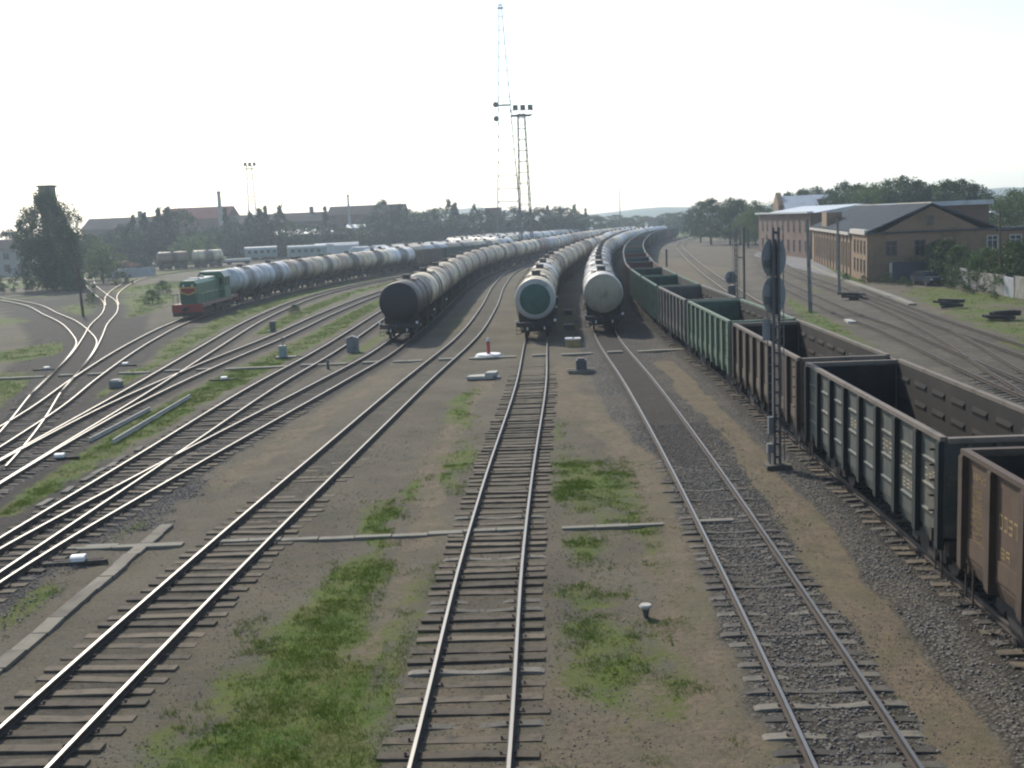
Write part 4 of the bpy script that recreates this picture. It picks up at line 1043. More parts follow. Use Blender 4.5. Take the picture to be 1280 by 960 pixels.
# ------------------------------------------------------------------ lattice masts and poles
worn('box_grey', (.17, .18, .185), (.1, .1, .1), .7, 0, 2, .4)
worn('mast_steel', (.15, .15, .16), (.11, .10, .10), .6, .2, 2, .3); worn('mast_dark', (.10, .10, .105), (.06, .05, .045), .7, .2, 2, .4)
worn('wood_pole', (.12, .095, .07), (.06, .05, .04), .95, 0, 2, .5, (1, 1, .1)); worn('concrete_pole', (.20, .19, .175), (.11, .10, .09), .9, 0, 1.5, .5, (1, 1, .1))
def lattice(name, label, x, y, h, w0, w1, bay, th, platforms=(), rz=0, m_='mast_steel', cat='lattice mast', topspread=0):
    t = thing(name, label, cat, (x, y, 0), rz)
    wd = lambda z: w0 + (w1 - w0) * min(1, z / h)
    for sx in (-1, 1):
        for sy in (-1, 1):
            b = MB(); b.tube((sx * w0 / 2, sy * w0 / 2, 0), (sx * w1 / 2, sy * w1 / 2, h), th, th * .8, 5); ob('leg', b.mesh('leg', m_), t)
    b = MB(); z = 0; k = 0
    while z < h - .1:
        z2 = min(h, z + bay); a, c = wd(z) / 2, wd(z2) / 2
        for (p0, p1) in (((-1, -1), (1, -1)), ((1, -1), (1, 1)), ((1, 1), (-1, 1)), ((-1, 1), (-1, -1))):
            b.tube((p0[0] * c, p0[1] * c, z2), (p1[0] * c, p1[1] * c, z2), th * .55, n=4)
            q0, q1 = (p0, p1) if k % 2 else (p1, p0)
            b.tube((q0[0] * a, q0[1] * a, z), (q1[0] * c, q1[1] * c, z2), th * .4, n=4)
        z = z2; k += 1
    ob('bracing', b.mesh('bracing', m_), t)
    for (z, wp, kind) in platforms:
        b = MB(); b.box(-wp / 2, wp / 2, -wp / 2, wp / 2, z, z + .12)
        for s in (-1, 1):
            b.bar((-wp / 2, s * wp / 2, z + 1.1), (wp / 2, s * wp / 2, z + 1.1), .1); b.bar((s * wp / 2, -wp / 2, z + 1.1), (s * wp / 2, wp / 2, z + 1.1), .1)
            for q in (-1, 0, 1): b.bar((q * wp / 2, s * wp / 2, z), (q * wp / 2, s * wp / 2, z + 1.1), .08)
        ob('platform', b.mesh('platform', 'mast_dark'), t)
        if kind == 'lamps':
            for gx_ in (-.36, 0, .36):
                b = MB()
                for dx in (-.3, .3):
                    for dz in (0, .62): b.tube((gx_ * wp + dx, -wp / 2 - .1, z + 1.3 + dz), (gx_ * wp + dx, -wp / 2 - .5, z + 1.15 + dz), .24, .3, 10)
                b.box(gx_ * wp - .55, gx_ * wp + .55, -wp / 2 - .08, -wp / 2 + .05, z + 1.0, z + 2.2); ob('floodlight', b.mesh('floodlight', 'mast_dark'), t)
        if kind == 'dish':
            for zz, yy in ((z + .2, -1), (z - 3.4, 1)):
                b = MB(); b.lathe_y([(0, .02), (-.12, .4), (-.3, .75), (-.34, .75)], 16); b.bar((0, 0, 0), (wp * .6, .6, 0), .12)
                ob('dish_antenna', b.mesh('dish_antenna', 'mast_dark', True), t, (-wp / 2 - .6, -.5, zz))
    return t
lattice('radio_mast', 'very tall thin lattice radio mast on the skyline in the middle', 1.1, 300, 64.0, 7.0, .7, 3.4, .125, [(38.6, 3.4, 'dish'), (63.2, 1.6, '')], 0)
lattice('floodlight_tower', 'lattice floodlight tower with a lamp platform, beside the tall radio mast', 4.6, 254, 32.0, 2.9, 1.5, 2.4, .13, [(31.6, 4.6, 'lamps')], R(8))
lattice('floodlight_tower', 'distant pale floodlight tower on the left skyline', -90, 402, 31.5, 3.4, 1.8, 3.0, .11, [(30.5, 4.4, 'lamps')], R(20))
def pole(name, label, x, y, h, r0, r1, m_, lean=(0, 0), arm=None, group=None):
    t = thing(name, label, 'pole', (x, y, 0), 0, group)
    b = MB(); b.tube((0, 0, -.3), (lean[0], lean[1], h), r0, r1, 10); ob('shaft', b.mesh('shaft', m_, True), t)
    if arm:
        b = MB(); z = h - .5
        b.bar((lean[0], lean[1], z), (lean[0] + arm, lean[1] - .3, z + .35), .07); b.cbox(lean[0] + arm * 1.15, lean[1] - .35, z + .36, abs(arm) * .55, .3, .16); ob('lamp_head', b.mesh('lamp_head', 'white_paint'), t)
    return t
pole('concrete_pole', 'bare thick pole right of the signal mast, before the red-brown far building', 25.5, 93.8, 7.85, .19, .15, 'concrete_pole', (-.25, 0))
pole('concrete_pole', 'bare pole standing in front of the lit brick facade', 33.2, 111.4, 7.5, .17, .12, 'concrete_pole', (-.2, 0))
pole('wooden_pole', 'wooden pole with a small lamp arm behind the concrete fence', 46.2, 104.2, 7.8, .13, .10, 'wood_pole', (-.25, 0), -.75)
pole('wooden_pole', 'slim dark pole right of the big tree at left', -48.4, 126.5, 6.3, .17, .13, 'wood_pole', (-.15, 0))
pole('marker_post', 'short dark post by the rails behind the open wagons', 26.6, 186, 2.9, .17, .17, 'mast_dark')
pole('flagpole', 'very thin far pole on the skyline right of the masts', 41, 400, 19.4, .2, .1, 'mast_steel')
# overhead wires from the wooden pole
b = MB()
for dz, x1, z1 in ((7.5, 62, 6.6), (7.2, 62, 5.9)):
    prev = None
    for i in range(13):
        u = i / 12; q = (46.0 + (x1 - 46) * u, 104.2 - 12 * u, dz + (z1 - dz) * u - 1.2 * math.sin(math.pi * u) * .5)
        if prev: b.tube(prev, q, .018, n=4, caps=False)
        prev = q
tag(ob('overhead_wire', b.mesh('overhead_wire', 'mast_dark')), 'pair of thin wires running right from the wooden lamp pole', 'wire')

# signal mast in the right foreground, seen from behind
def signal(x, y, h, label, heads, rz=0, boxes=True, scale=1.0):
    t = thing('signal_mast', label, 'railway signal', (x, y, 0), rz)
    b = MB()
    for sx in (-1, 1): b.box(*sorted((sx * .13, sx * .05)), -.10, .10, -.2, h)
    ob('mast', b.mesh('mast', 'mast_dark'), t)
    b = MB()
    z = .3
    while z < h: b.box(-.049, .049, -.04, .04, z, z + .08); z += .45
    ob('lacing', b.mesh('lacing', 'mast_dark'), t)
    b = MB()
    for sx in (-.34, .34): b.tube((sx if sx > 0 else sx * .62, .32, 0), (sx if sx > 0 else sx * .62, .32, h - .2), .018, n=5)
    z = .3
    while z < h - .3: b.tube((-.21, .32, z), (.34, .32, z), .012, n=4); z += .32
    ob('ladder', b.mesh('ladder', 'mast_steel'), t)
    b = MB(); b.box(-.42, .42, -.35, .35, -.12, .10); ob('base', b.mesh('base', 'sleeper_concrete'), t)
    for (zc, rw, rh, ox) in heads:
        b = MB(); n = 28; pts = [(ox + rw * math.cos(2 * math.pi * i / n), zc + rh * max(-1, min(1, math.sin(2 * math.pi * i / n) * 1.12))) for i in range(n)]
        b.poly_y(pts, .13, .15); hd = ob('backplate', b.mesh('backplate', 'signal_plate'), t)
        k = 3 if rh > .5 else 2
        b = MB(); b.box(ox - .11, ox + .11, .0 - .02, .125, zc - rh * .8, zc + rh * .8)
        for i in range(k):
            zz = zc - rh * .55 + i * rh * 1.1 / (k - 1); b.tube((ox, .151, zz), (ox, .42, zz), .12, n=12)
        b.box(ox - .3, ox - .12, .0, .1, zc - rh * .5, zc - rh * .1)
        ob('lamp_housing', b.mesh('lamp_housing', 'mast_dark'), hd)
    return t
worn('signal_plate', (.24, .25, .26), (.15, .15, .15), .6, .3, 3, .4)
sg = signal(9.0, 37.4, 8.15, 'dark signal mast with two rounded grey backplates, right foreground', [(7.15, .42, .62, -.03), (5.9, .40, .60, -.03)])
b = MB(); b.box(-.42, -.16, .14, .16, 4.35, 5.1); ob('number_plate', b.mesh('number_plate', 'signal_plate'), sg)
b = MB(); b.box(-.30, -.14, -.12, .05, 1.15, 1.75); b.box(-.34, -.17, -.14, .07, .5, .82); b.tube((-.24, 0, 0), (-.24, 0, .5), .03, n=6); ob('cable_box', b.mesh('cable_box', 'box_grey'), sg)
s2 = signal(20.2, 98.5, 7.3, 'distant double signal mast with a cabinet, behind the open wagons', [(2.9, .5, .55, -.45)], 0)
b = MB(); b.box(.62, .80, -.09, .09, -.2, 7.3); b.box(.14, .61, -.03, .03, 1.0, 1.1); b.box(.14, .61, -.03, .03, 4.6, 4.7); ob('second_post', b.mesh('second_post', 'mast_dark'), s2)
b = MB(); b.box(-.75, -.2, -.3, .3, 1.35, 2.2); ob('cabinet', b.mesh('cabinet', 'mast_dark'), s2)

# ------------------------------------------------------------------ buildings
brick_mat('brick_ochre', (.235, .148, .078), (.19, .118, .064), (.21, .16, .12)); brick_mat('brick_dark', (.11, .07, .058), (.09, .06, .05), (.15, .12, .10)); brick_mat('brick_red', (.155, .088, .056), (.13, .072, .048), (.15, .11, .09))
worn('slate_roof', (.060, .066, .074), (.04, .043, .048), 1.0, 0, .5, .4, (1, 1, 1), spec=.05); worn('tin_roof', (.42, .45, .47), (.28, .28, .28), .45, .2, .4, .4, (1, 1, 1)); worn('pale_trim', (.45, .42, .37), (.3, .27, .23), .8, 0, .8, .4)
worn('plaster_grey', (.30, .29, .27), (.2, .19, .17), .9, 0, .4, .4, (1, 1, .4)); worn('far_roof', (.050, .042, .046), (.035, .03, .03), 1.0, 0, .2, .4, (1, 1, 1), spec=.05); worn('far_roof_red', (.105, .04, .035), (.06, .03, .03), 1.0, 0, .2, .4, (1, 1, 1), spec=.05)
flat('window_frame', (.13, .10, .085), .7); flat('pale_frame', (.5, .49, .46), .7)
def windows(par, specs, plane, frame='window_frame', glass='window_glass', deep=.03):
    """specs: (a0, a1, z0, z1) on a wall; plane = ('x', value, sign) or ('y', value, sign)"""
    ax, v, sg_ = plane
    for (a0, a1, z0, z1) in specs:
        f = MB(); g = MB()
        def bx_(B, u0, u1, w0, w1, d0, d1):
            lo, hi = sorted((v + sg_ * d0, v + sg_ * d1))
            if ax == 'x': B.box(lo, hi, u0, u1, w0, w1)
            else: B.box(u0, u1, lo, hi, w0, w1)
        t_ = .09
        bx_(f, a0, a1, z0 - .1, z0, .002, .12); bx_(f, a0, a1, z1 - t_, z1, .002, .06); bx_(f, a0, a0 + t_, z0, z1 - t_, .002, .06); bx_(f, a1 - t_, a1, z0, z1 - t_, .002, .06)
        if a1 - a0 > .9: bx_(f, (a0 + a1) / 2 - .035, (a0 + a1) / 2 + .035, z0, z1 - t_, .002, .05)
        if z1 - z0 > 1.2: bx_(f, a0 + t_, a1 - t_, z0 + (z1 - z0) * .62, z0 + (z1 - z0) * .62 + .06, .003, .045)
        bx_(g, a0 + t_, a1 - t_, z0, z1 - t_, .004, .02)
        o = ob('window', f.mesh('window', frame), par); ob('pane', g.mesh('pane', glass), o)
# brick building with the gable, right
B1 = thing('brick_building', 'long two-storey ochre brick building with a dark gabled roof beside the tracks', 'building', (41.3, 128.0, 0), math.atan2(-9.6, 58.6))
# local axes: x runs right along the gable front, y runs back along the lit facade
b = MB(); b.box(0, 14, 0, 58, -.5, 5.5); w1 = ob('wall', b.mesh('wall', 'brick_ochre'), B1)
b = MB(); b.box(.001, 14, -.03, -.001, 0, 5.45); b.box(14, 34, -.0, 12, -.5, 5.2); ob('front_wall', b.mesh('front_wall', 'brick_ochre'), B1)
b = MB(); b.poly_y([(1.8, 5.62), (12.4, 5.62), (7.1, 8.35)], .25, .6); ob('gable', b.mesh('gable', 'brick_ochre'), B1)
b = MB(); b.add([(-.2, .1, 5.62), (7.1, .1, 8.7), (14.4, .1, 5.62), (-.2, 58, 5.62), (7.1, 58, 8.7), (14.4, 58, 5.62), (-.2, .1, 5.45), (14.4, .1, 5.45), (-.2, 58, 5.45), (14.4, 58, 5.45), (7.1, .1, 8.5), (7.1, 58, 8.5)],
    [(0, 1, 4, 3), (1, 2, 5, 4), (0, 6, 10, 1), (1, 10, 7, 2), (3, 4, 11, 8), (4, 5, 9, 11), (0, 3, 8, 6), (2, 7, 9, 5), (6, 8, 11, 10), (10, 11, 9, 7)]); rf = ob('roof', b.mesh('roof', 'slate_roof'), B1)
b = MB(); b.box(7.0, 7.2, .0, 58, 8.68, 8.8); ob('ridge_cap', b.mesh('ridge_cap', 'pale_trim'), rf)
b = MB(); b.box(.2, 2.4, 40, 46, 5.6, 7.9); ob('chimney', b.mesh('chimney', 'brick_ochre'), rf)
b = MB(); b.box(-.25, 34.2, -.35, .24, 5.44, 5.62); b.box(14.3, 34.2, .25, 12.2, 5.2, 5.4); ob('front_cornice', b.mesh('front_cornice', 'slate_roof'), B1)
b = MB(); b.box(-.3, 0, 0, 12, 5.35, 5.9); b.box(-.001, .3, .25, 12, 5.63, 5.9); b.box(-.45, -.001, 12.4, 58, 5.1, 5.44); ob('parapet', b.mesh('parapet', 'pale_trim'), B1)
windows(B1, [(2.0, 3.3, 3.0, 4.6), (5.2, 6.4, 2.9, 4.6), (7.6, 8.8, 2.9, 4.6), (20.4, 21.4, 3.3, 4.8), (3.4, 4.4, .9, 2.0)], ('y', -.03, -1))
windows(B1, [(13.0, 14.2, 3.3, 4.8), (15.4, 16.7, 3.3, 4.8), (18.0, 19.3, 3.3, 4.8), (23.2, 24.3, 3.3, 4.8)], ('y', -.03, -1), 'pale_frame')
windows(B1, [(6.5, 7.3, 6.3, 7.3)], ('y', .25, -1))
windows(B1, [(1.2 + i * 2.6, 2.3 + i * 2.6, z, z + 1.5) for i in range(4) for z in (1.0, 3.2)], ('x', 0, -1))
windows(B1, [(14.0 + i * 3.4, 15.0 + i * 3.4, 1.1, 4.2) for i in range(12)], ('x', 0, -1))
b = MB()
for i in range(13): b.box(-.14, -.001, 12.8 + i * 3.4, 13.25 + i * 3.4, 0, 5.0)
ob('pilaster', b.mesh('pilaster', 'brick_ochre'), B1)
b = MB(); b.box(6.6, 9.6, -1.5, -.031, 2.55, 2.7); ob('canopy', b.mesh('canopy', 'slate_roof'), B1)
b = MB(); b.box(7.6, 8.9, -.07, -.032, .1, 2.4); ob('door', b.mesh('door', 'under_brown'), B1)
U = thing('brick_building', 'taller brick block with a grey roof rising behind the gable', 'building', (52.5, 150, 0), math.atan2(-9.6, 58.6))
b = MB(); b.box(0, 11.5, 0, 12, 0, 8.2); ob('wall', b.mesh('wall', 'brick_red'), U); b = MB(); b.box(-.5, 12, -.5, 12.5, 8.2, 8.8); ob('roof', b.mesh('roof', 'tin_roof'), U)
windows(U, [(6.5, 7.8, 6.2, 7.6)], ('y', 0, -1))
# brick building farther up the line
B2 = thing('brick_building', 'dark brick two-storey building with a pale metal eave beyond the gabled one', 'building', (52.2, 192, 0), math.atan2(.2, 38))
b = MB(); b.box(0, 16, 0, 38, -.5, 7.75); ob('wall', b.mesh('wall', 'brick_red'), B2)
b = MB(); b.box(-.7, .4, -.6, 38.6, 7.75, 8.05); ob('eave', b.mesh('eave', 'pale_roof'), B2)
b = MB(); b.add([(.4, -.5, 7.77), (9, -.5, 9.0), (17, -.5, 7.77), (.4, 38.5, 7.77), (9, 38.5, 9.0), (17, 38.5, 7.77)], [(0, 1, 4, 3), (1, 2, 5, 4), (0, 2, 1), (3, 4, 5), (0, 3, 5, 2)]); ob('roof', b.mesh('roof', 'tin_roof'), B2)
windows(B2, [(2.0 + i * 4.0, 3.3 + i * 4.0, z, z + 2.1) for i in range(9) for z in (1.0, 4.5)], ('x', 0, -1))
B3 = thing('brick_building', 'building with a big pale metal roof and dormers behind the dark brick one', 'building', (60.5, 240, 0), R(-4))
b = MB(); b.box(0, 20, 0, 14, 0, 7.6); ob('wall', b.mesh('wall', 'brick_ochre'), B3)
b = MB(); b.poly_x([(-.6, 7.6), (14.6, 7.6), (7, 11.4)], -.3, 20.3); rf = ob('roof', b.mesh('roof', 'tin_roof'), B3)
b = MB(); b.box(-1.4, -.31, 3.6, 10.4, 7.6, 9.4); b.poly_x([(3.2, 9.4), (10.8, 9.4), (7, 12.2)], -1.4, -.31); ob('gable', b.mesh('gable', 'brick_ochre'), B3)
for x in (7, 10.5):
    b = MB(); b.box(x, x + 1.5, 2.2, 5, 8.8, 10.4); ob('dormer', b.mesh('dormer', 'slate_roof'), rf)
b = MB(); b.box(17.5, 19, 5, 7, 10.5, 12.5); ob('chimney', b.mesh('chimney', 'plaster_grey'), rf)

def farbld(name, label, x0, x1, Y, h, depth, wallm, roofm, rh=2.5, win=None, rz=0, chim=()):
    t = thing(name, label, 'building', ((x0 + x1) / 2, Y, 0), rz); hw = (x1 - x0) / 2
    b = MB(); b.box(-hw, hw, 0, depth, -1, h); ob('wall', b.mesh('wall', wallm), t)
    b = MB()
    if rh > .4: b.poly_x([(-.6, h + .002), (depth + .6, h + .002), (depth / 2, h + rh)], -hw - .5, hw + .5)
    else: b.box(-hw - .3, hw + .3, -.3, depth + .3, h + .002, h + rh)
    rf = ob('roof', b.mesh('roof', roofm), t)
    for cx_ in chim:
        b = MB(); b.cbox(cx_, depth / 2, h + rh + .6, 1.4, 1.4, 3.0); ob('chimney', b.mesh('chimney', 'brick_red'), rf)
    if win: windows(t, [(-hw + 1.5 + i * win[0], -hw + 1.5 + i * win[0] + win[1], z, z + win[2]) for i in range(int((hw * 2 - 2) / win[0])) for z in win[3]], ('y', 0, -1))
    return t
farbld('factory_building', 'long dark-roofed factory behind the trees at far left', -152, -128, 405, 11.6, 22, 'brick_dark', 'far_roof', 4.0, (4, 1.6, 2, (3, 8)), R(4), (6,))
farbld('factory_building', 'factory building with a red roof left of the tall chimney', -129, -104, 420, 14, 22, 'brick_red', 'far_roof_red', 4.5, (4, 1.6, 2, (4, 9)), 0, ())
farbld('factory_building', 'lower dark-roofed factory right of the tall chimney', -104, -66, 415, 11.4, 22, 'brick_dark', 'far_roof', 3.4, (4, 1.6, 2, (4, 8)), 0, (12,))
farbld('factory_building', 'reddish-walled factory with a thin spire behind the pale sheds', -66, -38, 420, 13.2, 20, 'brick_red', 'far_roof', 3.4, (4, 1.6, 2, (4, 8)), 0, ())
farbld('shed', 'long low grey shed with dark openings before the reddish factory', -60, -33, 395, 5.8, 12, 'plaster_grey', 'far_roof', 1.6, (4.6, 2.2, 2.2, (1.2,)), 0, ())
farbld('shed', 'long pale-roofed shed left of the grey one', -86, -62, 398, 6.3, 12, 'plaster_grey', 'tin_roof', 2.4, None, 0, ())
farbld('shed', 'small white-roofed shed before the reddish factory wall', -57.5, -51.5, 408, 8.2, 6, 'plaster_grey', 'pale_roof', 1.3, None, 0, ())
farbld('brick_block', 'small square red brick block rising over trees by the masts', -7.2, -1.2, 420, 13.2, 8, 'brick_red', 'far_roof_red', .35, (2.2, .9, 1.2, (10.5,)), 0, ())
farbld('house', 'pale grey two-storey house at the left edge behind the big tree', -132, -114, 284, 6.6, 12, 'plaster_grey', 'far_roof', 2.6, (3.2, 1.5, 1.7, (1.2, 4.2)), R(3), ())
farbld('brick_tower', 'square brown brick tower top showing above the big tree', -95.9, -93.3, 233, 19.5, 2.6, 'brick_dark', 'far_roof', .35, None, 0, ())
farbld('shed', 'long low distant building low on the right of the tank trains', 66, 104, 520, 5.5, 10, 'plaster_grey', 'far_roof', 1.5, None, 0, ())
def stack(label, x, y, h, r0, r1, m_):
    t = thing('chimney_stack', label, 'chimney', (x, y, 0)); b = MB(); b.tube((0, 0, 0), (0, 0, h), r0, r1, 16); ob('shaft', b.mesh('shaft', m_, True), t)
    b = MB(); b.tube((0, 0, h - .8), (0, 0, h + .1), r1 + .15, r1 + .18, 16); ob('cap', b.mesh('cap', m_, True), t)
stack('tall slim factory chimney on the left skyline', -103.5, 410, 23.4, 1.05, .6, 'plaster_grey')
stack('thin pointed chimney on the reddish factory', -57, 412, 20.3, .9, .28, 'plaster_grey')

# walls, fence, car
worn('fence_concrete', (.27, .255, .225), (.13, .12, .10), .9, 0, .9, .6, (1, 1, .3)); worn('wall_white', (.38, .38, .39), (.3, .3, .3), .8, 0, .8, .4)
F0, F1 = np.array((48.3, 128.5)), np.array((42.2, 70.0)); nf = 22; fd_ = (F1 - F0) / nf; fang = math.atan2(fd_[1], fd_[0]); fl = float(np.hypot(*fd_))
fe = thing('concrete_fence', 'grey concrete panel fence with leaning panels below the bushes at right', 'fence', (F0[0], F0[1], 0), fang); r = random.Random(2)
for i in range(nf):
    hgt = 1.85 + r.uniform(-.12, .1)
    b = MB(); b.box(.09, fl - .09, -.04, .04, 0, hgt)
    for k in range(5): b.box(.2 + k * (fl - .4) / 5, .2 + (k + .55) * (fl - .4) / 5, -.055, -.041, .12, hgt - .15)
    o = ob('panel', b.mesh('panel', 'fence_concrete' if i % 5 else 'wall_white'), fe, (i * fl, 0, 0), (R(r.gauss(0, 3.0)), R(r.gauss(0, 1.0)), 0))
    b = MB(); b.box(-.08, .08, -.08, .08, -.1, 2.0); ob('post', cached('fpost', lambda: b.mesh('post', 'concrete_pole')), fe, (i * fl, 0, 0))
t = thing('block_wall', 'short pale concrete block wall behind the small tree at left', 'wall', (-84.5, 236.5, 0), R(30)); b = MB()
for i in range(5): b.box(i * 2.0, i * 2.0 + 1.94, -.2, .2, 0, 2.0 - .12 * (i % 2))
ob('block', b.mesh('block', 'wall_white'), t)
worn('dark_sheet', (.035, .045, .06), (.03, .03, .035), .6, 0, 1, .4)
t = thing('shed', 'dark metal lean-to shed against the foot of the gable wall', 'shed', (43.6, 126.6, 0), math.atan2(-9.6, 58.6)); b = MB(); b.box(0, 6.4, -1.6, .4, 0, 2.1); ob('body', b.mesh('body', 'dark_sheet'), t)
b = MB(); b.box(-.15, 6.5, -1.75, .5, 2.101, 2.2); ob('roof', b.mesh('roof', 'slate_roof'), t); b = MB(); b.box(-.42, -.16, -1.7, -1.4, 0, 2.2); ob('post', b.mesh('post', 'pale_trim'), t)
def car(x, y, rz, label, mat):
    t = thing('parked_car', label, 'car', (x, y, 0), rz)
    b = MB(); b.poly_x([(-2.05, .35), (-2.1, .75), (-1.95, .88), (-.9, .98), (-.35, 1.42), (1.05, 1.44), (1.7, 1.0), (2.1, .95), (2.12, .4)], -.82, .82); bd = ob('body', b.mesh('body', mat), t)
    b = MB(); b.add([(-.68, -.84, 1.02), (.68, -.84, 1.02), (.6, -.38, 1.40), (-.6, -.38, 1.40)], [(0, 1, 2, 3)]); ob('windscreen', b.mesh('windscreen', 'window_glass', fix=False), t, (0, -.03, .03))
    for s in (-1, 1):
        b = MB(); b.poly_x([(-.62, 1.0), (-.28, 1.34), (1.0, 1.36), (1.45, 1.0)], s * .822, s * .83); ob('side_window', b.mesh('side_window', 'window_glass'), t)
        b = MB(); b.box(s * .62 - .15, s * .62 + .15, -2.14, -2.08, .62, .78); ob('headlight', b.mesh('headlight', 'white_paint'), t)
        for y_ in (-1.3, 1.3): b = MB(); b.tube((s * .66, y_, .31), (s * .84, y_, .31), .31, n=16); ob('wheel', b.mesh('wheel', 'under_steel'), t)
worn('car_dark', (.03, .035, .045), (.03, .03, .03), .3, 0, 1, .2)
car(45.0, 119.5, R(8), 'dark car facing the tracks in front of the shed at the gable wall', 'car_dark')

# ------------------------------------------------------------------ small things between the tracks
worn('trough', (.20, .188, .15), (.13, .12, .10), .92, 0, 1.2, .5, (1, 1, 1))
def small(name, label, cat, x, y, parts, rz=0, group=None):
    t = thing(name, label, cat, (x, y, gz(x, y) - .01 if y < 110 else 0), rz, group)
    for pn, fn, m_ in parts:
        b = MB(); fn(b); ob(pn, b.mesh(pn, m_, True), t)
    return t
flat('red_paint', (.35, .06, .05), .6); flat('ochre_paint', (.36, .25, .10), .7); worn('pale_concrete', (.38, .37, .33), (.25, .23, .2), .9, 0, 2, .4); worn('box_grey', (.17, .18, .185), (.1, .1, .1), .7, 0, 2, .4)
small('marker_post', 'short red post with a white cap on a white round base', 'marker post', -1.45, 72.3, [('base', lambda b: b.tube((0, 0, 0), (0, 0, .22), .95, .8, 24), 'white_paint'), ('shaft', lambda b: b.tube((0, 0, .2), (0, 0, 1.05), .12, n=14), 'red_paint'), ('cap', lambda b: b.tube((0, 0, 1.05), (0, 0, 1.25), .13, .08, 14), 'white_paint')])
def slab(b):
    b.poly_z([(-.95, -.5), (.55, -.62), (.8, .1), (.7, .5), (-.2, .35), (-.75, .2)], .08, .24); b.poly_z([(.1, -.55), (.75, -.5), (.85, .4), (.3, .3)], .24, .42)
small('concrete_slab', 'broken white concrete slab lying on the gravel before the red post', 'slab', -1.6, 62.2, [('slab', slab, 'pale_concrete'), ('debris', lambda b: b.poly_z([(-.9, -.3), (.9, -.45), (.95, .5), (-.6, .3)], 0, .08), 'box_grey')])
small('point_machine', 'small ochre box with a white top between the two front tankers', 'switch box', 4.35, 76.2, [('body', lambda b: b.box(-.5, .5, -.3, .3, 0, .5), 'ochre_paint'), ('lid', lambda b: (b.box(-.55, -.05, -.35, .35, .5, .62), b.box(.05, .5, -.33, .33, .5, .6)), 'white_paint')])
def pm(b): b.box(-.75, .75, -.5, .5, 0, .10); b.box(-.8, .8, .2, .45, .1, .2); b.box(-.8, .8, -.45, -.2, .1, .2)
small('point_machine', 'dark switch motor on a concrete frame left of the right polished track', 'switch box', 4.0, 63.0, [('plinth', pm, 'sleeper_concrete'), ('motor', lambda b: (b.box(-.3, .3, -.22, .3, .2, .75), b.box(-.2, .2, -.15, .2, .75, .85)), 'mast_dark')])
for x, y, lb in ((5.4, 102, 'farther low dark box in the shade between the two front tankers'), (4.7, 88, 'nearer low dark box in the shade between the two front tankers')):
    small('cable_box', lb, 'cable box', x, y, [('body', lambda b: b.box(-.4, .4, -.3, .3, 0, .4), 'mast_dark'), ('lid', lambda b: b.box(-.43, .43, -.33, .33, .4, .46), 'box_grey')])
small('ground_signal', 'small white-topped mushroom lamp in the grass right of the middle track', 'ground lamp', 2.75, 23.6, [('stem', lambda b: b.tube((0, 0, 0), (0, 0, .22), .05, .09, 10), 'mast_dark'), ('cap', lambda b: (b.tube((0, 0, .2), (0, 0, .27), .08, .15, 16), b.tube((0, 0, .27), (0, 0, .31), .15, .12, 16)), 'pale_concrete')])
small('relay_cabinet', 'grey metal cabinet between the tracks left of the black tanker', 'cabinet', -11.15, 78.3, [('body', lambda b: b.box(-.4, .4, -.3, .3, 0, 1.0), 'box_grey'), ('lid', lambda b: b.poly_y([(-.46, 1.0), (.46, 1.0), (0, 1.18)], -.36, .36), 'box_grey')])
small('marker_post', 'stubby dark post just below the pale crossing strip left of the black tanker', 'marker post', -11.5, 69.3, [('shaft', lambda b: b.tube((0, 0, 0), (0, 0, .6), .1, .08, 8), 'mast_dark')])
small('switch_stand', 'dark green switch stand with rods in the grass left of the cabinet', 'switch stand', -15.75, 76.5, [('base', lambda b: b.box(-.5, .9, -.25, .25, 0, .14), 'mast_dark'), ('body', lambda b: b.box(-.25, .25, -.2, .2, .14, .9), 'coach_green'), ('lever', lambda b: (b.bar((0, 0, .8), (.1, 0, 1.3), .06), b.cbox(.1, 0, 1.35, .35, .05, .2)), 'mast_steel'), ('rod', lambda b: b.bar((.5, 0, .1), (1.9, -.1, .12), .08), 'mast_dark')])
small('switch_stand', 'dark box-like switch stand in the grass below the tank wagons behind the locomotive', 'switch stand', -20.7, 97.0, [('base', lambda b: b.box(-.4, .4, -.2, .2, 0, .12), 'mast_dark'), ('body', lambda b: b.box(-.22, .22, -.2, .2, .12, .95), 'mast_dark')])
def pms(lb, x, y, rz=0):
    k_ = .72
    small('point_machine', lb, 'switch motor', x, y, [('plinth', lambda b: (b.box(-.9, .8, -.12, .0, 0, .1), b.box(-.7, .6, .1, .24, 0, .09)), 'sleeper_dark'), ('motor', lambda b: (b.box(-.16, .2, -.14, .15, .1, .2), b.poly_x([(-.15, .2), (.17, .2), (.1, .25), (-.08, .25)], -.17, .21)), 'white_paint')], rz)
pms('bright white switch motor beside the turnout at far left', -18.35, 44.0, R(4)); pms('pale switch motor in the grass strip, upper left of the bright white one', -17.3, 66.3); pms('white-topped switch motor by the crossing of the curved tracks', -31.6, 75.2)
pms('white-topped switch motor right of the curved tracks crossing', -26.4, 75.6); pms('pale switch motor by the near-left turnout', -12.05, 29.4, R(6))
small('relay_cabinet', 'small rounded grey box below the curved tracks crossing', 'cabinet', -23.3, 64.9, [('body', lambda b: b.box(-.32, .32, -.3, .3, 0, .38), 'box_grey'), ('lid', lambda b: b.poly_y([(-.36, .38), (.36, .38), (.22, .5), (-.22, .5)], -.33, .33), 'pale_concrete')])
